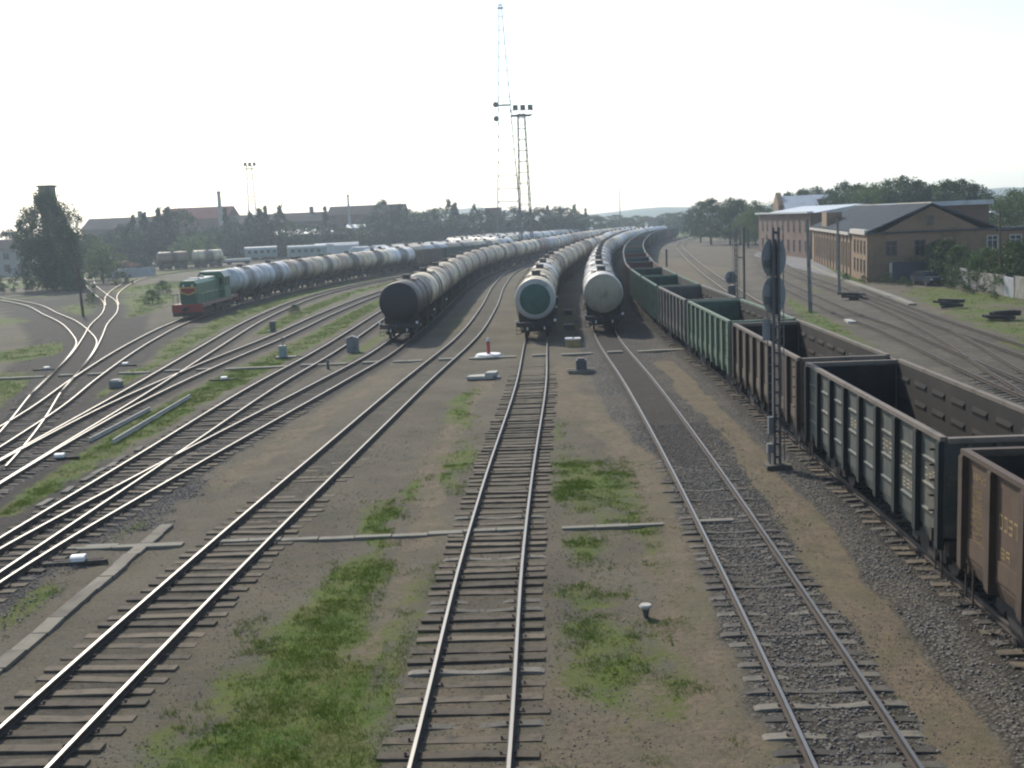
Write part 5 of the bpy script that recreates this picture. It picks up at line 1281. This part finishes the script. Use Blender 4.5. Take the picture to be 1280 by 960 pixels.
# spare rails lying in the grass
def loose_rail(lb, a, c):
    a, c = Vector((*a, 0)), Vector((*c, 0)); L = (c - a).length; o = thing('spare_rail', lb, 'spare rail', (a.x, a.y, .03), math.atan2((c - a).y, (c - a).x) - math.pi / 2, 'spare rails lying in the grass')
    b = MB(); b.poly_y([(-.07, 0), (.07, 0), (.07, .02), (.015, .04), (.015, .11), (.036, .12), (.036, .16), (-.036, .16), (-.036, .12), (-.015, .11), (-.015, .04), (-.07, .02)], 0, L); ob('rail', b.mesh('rail', 'pale_concrete'), o)
loose_rail('left one of two spare rails lying in the grass strip', (-18.4, 47.4), (-18.35, 55.6)); loose_rail('right one of two spare rails lying in the grass strip', (-17.2, 46.9), (-17.4, 59.4))
for i, (a, c, lb) in enumerate((((-24.6, 56), (-24.9, 60), ''),)): pass
t = thing('concrete_kerb', 'broken line of sunken kerb stones left of the near turnout', 'kerb', (-15.9, 36, 0), 0)
r = random.Random(8); y = 0
while y < 9.5:
    b = MB(); L = r.uniform(.8, 1.5); b.box(-.12, .12, 0, L, -.1, .07); ob('kerb_stone', b.mesh('kerb_stone', 'sleeper_concrete'), t, (.045 * y + r.gauss(0, .05), y, 0), (0, 0, R(r.gauss(-2, 3)))); y += L + r.choice([.05, .1, .9])
worn('kerb_stone', (.175, .158, .122), (.10, .088, .072), .92, 0, 1.6, .6, (1, 1, 1), each=.2)
t = thing('concrete_kerb', 'straight pale concrete kerb running to the left corner', 'kerb', (-11.15, 12, 0), 0)
y = 0
while y < 20.6:
    b = MB(); b.box(-.19, .19, 0, .97, -.1, .05); ob('kerb_stone', b.mesh('kerb_stone', 'kerb_stone'), t, (.022 * y + r.gauss(0, .012), y, -.015 * r.random()), (R(r.gauss(0, .4)), 0, R(-1.2 + r.gauss(0, .6)))); y += 1.0
# cable troughs / foot crossings
def crossing(y, x0, x1, wd_, skips, mat, lift=0.045):
    b = MB(); x = x0; rr = random.Random(int(y))
    while x < x1:
        L = rr.uniform(.9, 1.1); c = x + L / 2; mid = [abs(c - PATHS[k].pos(PATHS[k].atY(y))[0]) for k in skips]
        if min(mid) > 1.35: b.box(x, x + L - .03, y - wd_ / 2 + rr.gauss(0, .02), y + wd_ / 2 + rr.gauss(0, .02), -.08, lift + rr.uniform(-.01, .015))
        elif min(mid) < .62: b.box(x, x + L - .03, y - wd_ / 2, y + wd_ / 2, -.08, lift + .04)
        x += L
    o = ob('path', b.mesh('path', mat)); tag(o, kind='structure')
crossing(30.8, -12.6, 7.2, .26, ('A', 'B', 'C'), 'trough', .03); crossing(71.2, -34, 11.2, .5, ('A', 'B', 'C', 'D1', 'D2', 'E1', 'E2', 'F', 'G1'), 'trough', .08)
b = MB(); b.box(-12.9, -11.5, 30.75, 31.1, -.08, .04); tag(ob('path', b.mesh('path', 'trough')), kind='structure')
# asphalt yard, platform strip and dirt road at the right and left
worn('asphalt', (.15, .145, .145), (.11, .105, .10), .9, 0, .2, .4, (1, 1, 1))
b = MB(); b.add([(39.5, 128, .02), (47, 165, .02), (51.9, 192, .02), (52.1, 232, .02), (47.5, 215, .02), (44.8, 190, .02), (43.0, 172, .02)], [(0, 1, 2, 3, 4, 5, 6)]); tag(ob('pavement', b.mesh('pavement', 'asphalt')), kind='structure')
b = MB(); pp = [(34.6, 96.0), (35.9, 104.5), (38.9, 126.8), (42, 150), (45.8, 171)]
for a, c in zip(pp[:-1], pp[1:]): b.add([(a[0], a[1], .16), (a[0] + .7, a[1], .16), (c[0] + .7, c[1], .16), (c[0], c[1], .16), (a[0], a[1], -.1), (a[0] + .7, a[1], -.1), (c[0] + .7, c[1], -.1), (c[0], c[1], -.1)], [(0, 1, 2, 3), (0, 3, 7, 4), (1, 5, 6, 2), (0, 4, 5, 1)])
tag(ob('platform_edge', b.mesh('platform_edge', 'trough')), kind='structure')
b = MB(); b.add([(-150, 236, .03), (-104, 243, .03), (-88, 237, .03), (-86, 232, .03), (-104, 238, .03), (-150, 229, .03)], [(0, 5, 4, 1), (1, 4, 3, 2)]); worn('dust_road', (.30, .25, .18), (.2, .17, .13), .95, 0, .2, .4, (1, 1, 1)); tag(ob('road', b.mesh('road', 'dust_road')), kind='structure')
def pile(name, lb, x, y, n_, sx, sy, m_, seed):
    t = thing(name, lb, 'pile', (x, y, 0), R(-15)); r = random.Random(seed)
    for i in range(n_):
        b = MB(); L = r.uniform(.7, 1.3); b.box(-L * sx, L * sx, -.13, .13, -.09, .09)
        ob('sleeper', b.mesh('sleeper', m_), t, (r.gauss(0, .3), r.uniform(-sy, sy), .12 + .17 * (i % 4)), (R(r.gauss(0, 3)), R(r.gauss(0, 3)), R(r.gauss(0, 14))))
pile('sleeper_pile', 'dark low pile of old sleepers farther from the right edge, below the fence', 36.8, 92.4, 7, .85, .5, 'under_steel', 1)
pile('sleeper_pile', 'dark spiky pile of old sleepers close to the right edge', 36.2, 81.3, 10, .9, .45, 'under_steel', 5)
pile('sleeper_pile', 'scrap beside the rails near the bare pole before the brick facade', 32.6, 104.5, 7, .9, .5, 'sleeper_dark', 7)
for x, y, lb in ((25.9, 84.2, 'white slab in the grass right of the brown open wagon'), (19.9, 53.5, 'upper of two pale slabs behind the grey-green open wagon'), (19.7, 47.2, 'lower of two pale slabs behind the grey-green open wagon')):
    small('concrete_slab', lb, 'slab', x, y, [('slab', lambda b: b.poly_z([(-.3, -1.0), (.3, -1.1), (.35, 1.0), (-.28, 1.1)], 0, .16), 'pale_concrete')], R(-8))

# ------------------------------------------------------------------ trees
leaf_mat('leaf_dark', (.022, .042, .018), (.050, .080, .028)); leaf_mat('leaf_mid', (.035, .065, .022), (.080, .120, .035)); leaf_mat('leaf_light', (.055, .095, .028), (.12, .165, .045)); leaf_mat('leaf_blue', (.022, .046, .030), (.042, .075, .042))
worn('bark', (.085, .07, .055), (.04, .035, .03), .95, 0, 2, .5, (1, 1, .2))
def crown_mesh(seed, H, W, kind, ncl, nl, leaf, mat, base=.18):
    """leaf faces gathered in clumps at the ends of limbs; kind: round, tall, conifer, open"""
    g = np.random.RandomState(seed); cl = []
    while len(cl) < ncl:
        z = g.uniform(base, 1.0); a = g.uniform(0, 2 * math.pi); u = (z - base) / (1 - base)
        prof = {'round': math.sqrt(max(0, 1 - (2 * u - .85)**2 * .8)), 'tall': max(0, 1 - abs(2 * u - .7)**2.2) * .9 + .1, 'conifer': (1 - u) * .95 + .04, 'open': math.sqrt(max(.02, 1 - (2 * u - .9)**2 * .95)), 'bush': math.sqrt(max(0, 1 - u * u)), 'weep': (.80 + .2 * math.sin(u * 3.6) if u < .78 else max(.22, .92 - (u - .78) * 4.0))}[kind]
        lob = 1 + .22 * math.sin(a * 3 + seed) + .16 * math.sin(a * 5 + z * 9 + seed * 2)
        rr = math.sqrt(g.uniform(.12, 1)) * prof * lob * W / 2
        cl.append((rr * math.cos(a), rr * math.sin(a), z * H, g.uniform(.55, 1.25), g.rand()))
    V = []; T = []
    for (x, y, z, k, tn) in cl:
        R_ = k * min(W, H) * {'round': .13, 'tall': .11, 'conifer': .085, 'open': .10, 'bush': .16, 'weep': .11}[kind]
        d = g.normal(size=(nl, 3)); d /= np.linalg.norm(d, axis=1)[:, None]; d *= (g.rand(nl, 1) ** .45) * R_; d[:, 2] *= 1.25 if kind == 'weep' else .72
        if kind == 'weep': d[:, 2] -= abs(g.rand(nl)) * R_ * .8
        c = d + np.array([x, y, z])
        a = g.normal(size=(nl, 3)); a /= np.linalg.norm(a, axis=1)[:, None]; b_ = np.cross(a, g.normal(size=(nl, 3))); b_ /= np.linalg.norm(b_, axis=1)[:, None]
        s_ = leaf * g.uniform(.6, 1.3, (nl, 1))
        q = np.stack([c - a * s_, c + b_ * s_ * .55, c + a * s_, c - b_ * s_ * .55], 1); V.append(q.reshape(-1, 3))
        T.append(np.clip(.15 + .55 * tn + g.rand(nl) * .3, 0, 1))
    V = np.vstack(V); V[:, 2] = np.maximum(V[:, 2], .05); T = np.concatenate(T); nf_ = len(T)
    me = bpy.data.meshes.new('crown'); me.vertices.add(len(V)); me.vertices.foreach_set('co', V.ravel()); me.loops.add(nf_ * 4); me.loops.foreach_set('vertex_index', np.arange(nf_ * 4))
    me.polygons.add(nf_); me.polygons.foreach_set('loop_start', np.arange(0, nf_ * 4, 4)); me.polygons.foreach_set('loop_total', np.full(nf_, 4)); me.update()
    at_ = me.attributes.new('tint', 'FLOAT', 'FACE'); at_.data.foreach_set('value', T.astype(np.float32)); me.materials.append(MATS[mat])
    return me, cl
def trunk_mesh(cl, H, r0, top=.85, nb=9):
    b = MB(); pts = [(0, 0, -.3), (.1, .05, H * .3), (-.1, .1, H * .6), (0, 0, H * top)]; rr = [r0, r0 * .75, r0 * .45, r0 * .12]
    for i in range(3): b.tube(pts[i], pts[i + 1], rr[i], rr[i + 1], 8, caps=False)
    for (x, y, z, k, tn) in cl[:nb]:
        z0 = max(H * .12, min(z * .7, H * .62)); b.tube((0, 0, z0), (x * .8, y * .8, z), r0 * .32, r0 * .05, 5, caps=False)
    return b.mesh('trunk', 'bark', True)
TV = {}
def variant(k, *a, r0=.3, **kw):
    me_, cl = crown_mesh(*a, **kw); TV[k] = (me_, trunk_mesh(cl, a[1], r0, .92 if a[3] in ('conifer', 'tall') else .8))
variant('r1', 1, 12, 11, 'round', 95, 42, .26, 'leaf_dark'); variant('r2', 2, 12, 10, 'round', 85, 42, .26, 'leaf_mid'); variant('r3', 3, 12, 12.5, 'round', 100, 42, .26, 'leaf_blue')
variant('t1', 4, 14, 6.5, 'tall', 75, 40, .25, 'leaf_dark'); variant('t2', 5, 14, 7.5, 'tall', 80, 40, .26, 'leaf_blue'); variant('c1', 6, 14, 5.5, 'conifer', 90, 34, .22, 'leaf_dark')
variant('o1', 7, 13, 11, 'open', 60, 46, .25, 'leaf_dark', r0=.35); variant('l1', 8, 10, 10, 'round', 85, 42, .24, 'leaf_light'); variant('b1', 9, 4, 6, 'bush', 55, 42, .15, 'leaf_mid', base=.02, r0=.1); variant('b2', 10, 4, 6.5, 'bush', 55, 42, .15, 'leaf_blue', base=.02, r0=.1)
variant('R1', 21, 13, 12.5, 'open', 130, 60, .22, 'leaf_mid', r0=.35); variant('R2', 22, 13, 12, 'round', 130, 60, .22, 'leaf_dark', r0=.35); variant('R3', 23, 13, 13, 'round', 130, 60, .22, 'leaf_light', r0=.35); variant('s1', 24, 4, 5.2, 'bush', 80, 60, .10, 'leaf_mid', base=.03, r0=.1)
variant('BIG', 31, 17, 10.6, 'weep', 300, 95, .20, 'leaf_dark', base=.04, r0=.5)
def tree(k, x, y, h, label, group=None, wid=1.0, name='tree', cat='tree', rz=None):
    crown, trunk = TV[k]; H0_ = {'r1': 12, 'r2': 12, 'r3': 12, 't1': 14, 't2': 14, 'c1': 14, 'o1': 13, 'l1': 10, 'b1': 4, 'b2': 4, 'R1': 13, 'R2': 13, 'R3': 13, 's1': 4, 'BIG': 17}[k]
    sc_ = h / H0_ * .97; t = thing(name, label, cat, (x, y, 0), rnd.uniform(0, 6.28) if rz is None else rz, group); t.scale = (sc_ * wid, sc_ * wid, sc_)
    ob('trunk', trunk, t); ob('crown', crown, t)
    return t
tree('BIG', -79.6, 196, 17.4, 'big shaggy tree with gaps near its top, dominating the left', wid=1.02, rz=1.0)
# skyline belt: (photo x, photo y of the top, kind, distance)
belt = [(8, 287, 'r1', 300), (30, 285, 'r2', 300), (108, 292, 'r2', 262), (123, 302, 'l1', 232), (150, 282, 'r3', 300), (165, 266, 't1', 322), (179, 265, 't2', 325), (196, 257, 't1', 328), (208, 258, 't2', 330), (222, 262, 'r1', 340), (228, 294, 'l1', 292), (245, 293, 'l1', 300), (262, 284, 'r3', 330), (281, 259, 'c1', 345), (292, 274, 'r3', 345),
        (312, 262, 't1', 345), (324, 260, 't2', 348), (331, 256, 'c1', 350), (348, 254, 't1', 352), (362, 276, 'r2', 350), (378, 281, 'r3', 355), (394, 282, 'r1', 360), (406, 257, 'c1', 372), (412, 279, 'r3', 365), (430, 283, 'r1', 368), (466, 266, 'r3', 380), (478, 250, 'o1', 385), (490, 262, 't1', 385), (498, 255, 'o1', 390), (508, 262, 'r1', 385),
        (521, 266, 'r2', 392), (534, 263, 'r1', 395), (546, 259, 'r2', 395), (561, 247, 't1', 398), (568, 253, 't2', 396), (580, 267, 'r1', 400), (592, 253, 't1', 402), (601, 262, 'r3', 400), (630, 262, 't1', 405), (642, 259, 'r3', 410), (655, 264, 'r1', 405), (662, 258, 't1', 408), (675, 259, 'r1', 412), (684, 255, 't1', 415), (695, 258, 'r3', 412), (706, 259, 'r2', 418), (717, 254, 't1', 420), (722, 265, 'r3', 420),
        (732, 260, 'c1', 440), (742, 269, 'r1', 450), (753, 272, 'r3', 480), (770, 268, 'r2', 520), (782, 272, 'r3', 540), (795, 269, 'r2', 540), (808, 270, 'r1', 560), (822, 271, 'r3', 560), (836, 266, 'r1', 520), (848, 265, 'r2', 500), (860, 268, 'r3', 480), (870, 276, 'r2', 430),
        (875, 252, 'R2', 330), (888, 249, 'R1', 300), (912, 248, 'R2', 290), (925, 250, 'R1', 285), (944, 252, 'R3', 280), (935, 262, 'R3', 262), (962, 262, 'R1', 300)]
KD = {'r': 'round', 't': 'tall narrow', 'c': 'pointed', 'o': 'ragged', 'l': 'low light green', 'R': 'broad dark'}
n_belt = sorted(belt)
for i, (u, v, k, Y) in enumerate(n_belt):
    X, h = atY(u, v, Y)
    if u < 60: lb = '%s dark tree at the far left edge beyond the grey house' % ('first' if i == 0 else 'second')
    elif u > 870: lb = '%s tree, %s from the left in the clump left of the brick buildings' % (KD[k[0]], ordinal(1 + sum(1 for q in n_belt if 870 < q[0] < u)))
    else: lb = '%s hazy tree, %s from the left in the belt along the skyline' % (KD[k[0]], ordinal(1 + sum(1 for q in n_belt if 60 < q[0] < u)))
    if Y > 380 and k in ('r1', 'r2', 'r3') : wid = 1.15
    else: wid = 1.0
    if u > 735 and u < 865: wid = 1.7
    tree(k, X, Y, max(2.5, h), lb, 'trees along the skyline', wid)
# lower growth closing the belt beneath the crowns
lo = [(70 + i * 15.5, 296 - .012 * (70 + i * 15.5), 'b2' if i % 2 else 'b1', 312 + i * 2.4) for i in range(26)] + [(475 + i * 15, 276 + (i % 3), 'r3' if i % 2 else 'b2', 372 + i * 3) for i in range(17)]
for i, (u, v, k, Y) in enumerate(lo):
    X, h = atY(u, v + rnd.uniform(-3, 4), Y); tree(k, X, Y, max(3, h), 'low bushy growth, %s from the left in the dark foot of the skyline belt' % ordinal(i + 1), 'bushes at the foot of the skyline belt', 1.5 if k[0] == 'b' else 1.1, 'bush', 'bush')
far_right = [(985, 241, 'R2', 285), (1003, 237, 'R1', 290), (1022, 234, 'R2', 288), (1038, 238, 'R1', 285), (1056, 228, 'R2', 235), (1072, 231, 'R1', 232), (1092, 231, 'R3', 222), (1108, 226, 'R3', 218), (1126, 221, 'R2', 214), (1146, 227, 'R1', 216), (1166, 231, 'R2', 214), (1184, 226, 'R1', 208), (1200, 225, 'R2', 205), (1218, 231, 'R2', 200), (1234, 246, 'R1', 196), (1252, 249, 'R2', 200), (1268, 238, 'R3', 186), (1288, 233, 'R3', 182), (1312, 236, 'R2', 184)]
for i, (u, v, k, Y) in enumerate(far_right):
    X, h = atY(u, v, Y); tree(k, X, Y, h, '%s leafy tree, %s from the left in the row behind the brick buildings' % ({'R1': 'loose', 'R2': 'dense dark', 'R3': 'bright green'}[k], ordinal(i + 1)), 'trees behind the brick buildings', .95)
bs = [(1172, 303, 124.6), (1186, 300, 121), (1200, 308, 117.5), (1216, 316, 114), (1232, 311, 111), (1248, 315, 108), (1264, 304, 105.5), (1284, 300, 102.5)]
for i, (u, v, Y) in enumerate(bs):
    X, h = atY(u, v, Y); tree('s1', X, Y, h, 'leafy green bush, %s from the left behind the concrete fence' % ordinal(i + 1), 'bushes behind the concrete fence', .95, 'bush', 'bush')
for i, (x, y, h) in enumerate([(40.6, 127.0, .8), (39.8, 131, .9), (41.9, 123, 1.3), (43.0, 121, .9), (44.8, 113, .7), (42.4, 117.5, .6), (44.0, 106.5, .7), (43.4, 99, .6)]):
    tree('s1', x, y, h, 'low weedy shrub, %s from the far end along the foot of building and fence' % ordinal(i + 1), 'weeds at the foot of building and fence', 1.1, 'shrub', 'shrub')
for i, (x, y, h, k) in enumerate([(-45.7, 143, 1.8, 's1'), (-52, 168, 1.9, 's1'), (-56, 150, 1.5, 's1'), (-71, 205, 2.4, 'b1'), (-88, 192, 3.2, 'b1'), (-73.5, 190, 3.4, 'b1'), (-77, 213, 6.6, 'r2'), (-40, 205, 1.8, 's1'), (-36, 196, 1.6, 's1'), (-43, 214, 2.0, 's1'), (-93, 187, 3.0, 'b1'), (-22.5, 117, .9, 's1')]):
    lbs = ['dark shrub in the weeds left of the locomotive', 'shrub in the weeds above the locomotive track', 'low shrub in the left weeds by the loop track', 'bush right of the big tree near the rails', 'bush at the left foot of the big tree', 'bush at the right foot of the big tree', 'small rounded tree right of the big tree before the block wall', 'first shrub in the grass beyond the locomotive', 'second shrub in the grass beyond the locomotive', 'third shrub in the grass beyond the locomotive', 'bush left of the big tree by the dirt road', 'tiny shrub by the switch stand below the locomotive']
    tree(k, x, y, h, lbs[i], None, 1.2, 'shrub' if h < 5 else 'tree', 'shrub' if h < 5 else 'tree')
# hills far behind
b = MB(); P_ = []
for i in range(60):
    X = -400 + i * 40; P_.append((X, 18 + 9 * math.sin(i * .31) + 5 * math.sin(i * .9) + (4 if 8 < i < 20 else 0)))
vs = [(x, 1500, -2) for x, z in P_] + [(x, 1560, z * .55) for x, z in P_] + [(x, 1700, z) for x, z in P_] + [(x, 2000, 0) for x, z in P_]; k = len(P_)
b.add(vs, [(j * k + i, j * k + i + 1, (j + 1) * k + i + 1, (j + 1) * k + i) for j in range(3) for i in range(k - 1)]); worn('far_hill', (.05, .075, .04), (.035, .05, .03), .95, 0, .01, .5, (1, 1, 1)); tag(ob('hills', b.mesh('hills', 'far_hill', True)), kind='structure')

# ------------------------------------------------------------------ grass blades, weeds and stones
def scatter(T, n, x0, x1, y0, y1, thr, seed, power=1.0):
    g = np.random.RandomState(seed); x = g.uniform(x0, x1, n); y = g.uniform(y0, y1, n)
    u = sample(T, x, y) + (fnoise(x, y, .7, 71, 4) - .5) * 1.5; k = (sm(u, thr - .12, thr + .75) > g.rand(n))
    return x[k], y[k], g
def blades(zones, mat, name, label):
    V = []; T = []
    for (n, x0, x1, y0, y1, thr, hgt, seed) in zones:
        x, y, g = scatter(G, n, x0, x1, y0, y1, thr, seed); m_ = len(x)
        zz = sample(GZ, x, y)
        for k in range(3):
            a = g.uniform(0, 2 * math.pi, m_); h = hgt * g.uniform(.5, 1.35, m_); w_ = hgt * .16; dx, dy = np.cos(a), np.sin(a); ox, oy = g.normal(0, hgt * .5, m_), g.normal(0, hgt * .5, m_); l = h * g.uniform(.2, .8, m_); a2 = g.uniform(0, 6.28, m_)
            p0 = np.stack([x + ox - dx * w_, y + oy - dy * w_, zz - .02], 1); p1 = np.stack([x + ox + dx * w_, y + oy + dy * w_, zz - .02], 1); p2 = np.stack([x + ox + np.cos(a2) * l, y + oy + np.sin(a2) * l, zz + h], 1)
            V.append(np.stack([p0, p1, p2], 1).reshape(-1, 3)); T.append(np.clip(.2 + .8 * fnoise(x, y, 1.1, 5, 3) - .1 + g.rand(m_) * .3, 0, 1))
    V = np.vstack(V); T = np.concatenate(T); nf_ = len(T)
    me = bpy.data.meshes.new(name); me.vertices.add(len(V)); me.vertices.foreach_set('co', V.ravel()); me.loops.add(nf_ * 3); me.loops.foreach_set('vertex_index', np.arange(nf_ * 3))
    me.polygons.add(nf_); me.polygons.foreach_set('loop_start', np.arange(0, nf_ * 3, 3)); me.polygons.foreach_set('loop_total', np.full(nf_, 3)); me.update()
    at_ = me.attributes.new('tint', 'FLOAT', 'FACE'); at_.data.foreach_set('value', T.astype(np.float32)); me.materials.append(MATS[mat]); tag(ob(name, me), label, 'grass', kind='stuff')
    return nf_
leaf_mat('grass_blade', (.045, .105, .008), (.135, .170, .030))
nb_ = blades([(300000, -9, 9, 13, 40, .36, .05, 1), (140000, -19, 6, 34, 75, .42, .06, 2), (60000, -20, -9, 22, 40, .55, .06, 3), (160000, -46, -14, 46, 140, .55, .09, 4), (90000, 14, 48, 36, 150, .55, .09, 5), (60000, -75, -8, 140, 235, .6, .16, 6)], 'grass_blade', 'grass', 'short patchy green grass and moss between the tracks')
# loose ballast stones on the near shoulders
worn('stone', (.20, .19, .178), (.10, .095, .088), .9, 0, 6, .5, (1, 1, 1))
g = np.random.RandomState(77); V = []; F_ = []; base8 = np.array([(1, 0, 0), (-1, 0, 0), (0, 1, 0), (0, -1, 0), (0, 0, 1), (0, 0, -1)], float); tri = np.array([(0, 2, 4), (2, 1, 4), (1, 3, 4), (3, 0, 4), (2, 0, 5), (1, 2, 5), (3, 1, 5), (0, 3, 5)])
n = 60000; x = g.uniform(-14, 14, n); y = g.uniform(13, 46, n) ; u = np.maximum(sample(S_, x, y), sample(O_, x, y) * .55) - sample(D_, x, y) * .5 + (fnoise(x, y, .8, 90, 3) - .5) * .7; k = u > .42 + g.rand(n) * .3; x, y = x[k], y[k]; m_ = len(x)
sc_ = g.uniform(.014, .042, (m_, 1, 1)) * np.array([1, 1, .75]); jit = 1 + g.normal(0, .25, (m_, 6, 1)); P8 = base8[None] * jit * sc_; a = g.uniform(0, 6.28, m_)
ca_, sa_ = np.cos(a)[:, None], np.sin(a)[:, None]; X8 = P8[..., 0] * ca_ - P8[..., 1] * sa_ + x[:, None]; Y8 = P8[..., 0] * sa_ + P8[..., 1] * ca_ + y[:, None]; Z8 = P8[..., 2] + sample(GZ, x, y)[:, None] + .015
V = np.stack([X8, Y8, Z8], -1).reshape(-1, 3); F3 = (tri[None] + 6 * np.arange(m_)[:, None, None]).reshape(-1, 3)
me = bpy.data.meshes.new('gravel'); me.vertices.add(len(V)); me.vertices.foreach_set('co', V.ravel()); me.loops.add(F3.size); me.loops.foreach_set('vertex_index', F3.ravel()); me.polygons.add(len(F3)); me.polygons.foreach_set('loop_start', np.arange(0, F3.size, 3)); me.polygons.foreach_set('loop_total', np.full(len(F3), 3)); me.update(); me.materials.append(MATS['stone'])
tag(ob('gravel', me), 'loose grey ballast stones beside the near tracks', 'gravel', kind='stuff')
flat('pebble', (.16, .145, .125), .95)
n = 42000; x = g.uniform(-14, 12, n); y = 13 + 36 * g.rand(n) ** 1.4; k = (fnoise(x, y, 1.5, 190, 4) > .3 + g.rand(n) * .35) & (sample(G, x, y) < .6); x, y = x[k], y[k]; m2 = len(x)
P8 = base8[None] * (1 + g.normal(0, .25, (m2, 6, 1))) * (g.uniform(.008, .026, (m2, 1, 1)) * np.array([1.1, 1, .6])); V = P8 + np.stack([x, y, sample(GZ, x, y) + .004], -1)[:, None, :]; F3 = (tri[None] + 6 * np.arange(m2)[:, None, None]).reshape(-1, 3)
me = bpy.data.meshes.new('pebbles'); me.vertices.add(m2 * 6); me.vertices.foreach_set('co', V.reshape(-1)); me.loops.add(F3.size); me.loops.foreach_set('vertex_index', F3.ravel()); me.polygons.add(len(F3)); me.polygons.foreach_set('loop_start', np.arange(0, F3.size, 3)); me.polygons.foreach_set('loop_total', np.full(len(F3), 3)); me.update(); me.materials.append(MATS['pebble'])
tag(ob('pebbles', me), 'small loose pebbles scattered over the bare soil', 'gravel', kind='stuff')

# ------------------------------------------------------------------ haze
hm = bpy.data.materials.new('haze'); hm.use_nodes = True; hn = hm.node_tree.nodes; hn.remove(hn['Principled BSDF'])
pv = hn.new('ShaderNodeVolumePrincipled'); pv.inputs['Color'].default_value = (.74, .87, 1.0, 1); pv.inputs['Density'].default_value = HAZE; pv.inputs['Anisotropy'].default_value = .45
hm.node_tree.links.new(pv.outputs[0], hn['Material Output'].inputs['Volume']); MATS['haze'] = hm
b = MB(); b.box(-2700, 2700, -90, 3050, -3.2, 72); hz = ob('haze', b.mesh('haze', 'haze')); tag(hz, 'thin pale summer haze over the yard', 'haze', kind='stuff')
print('blades', nb_, 'stones', m_)
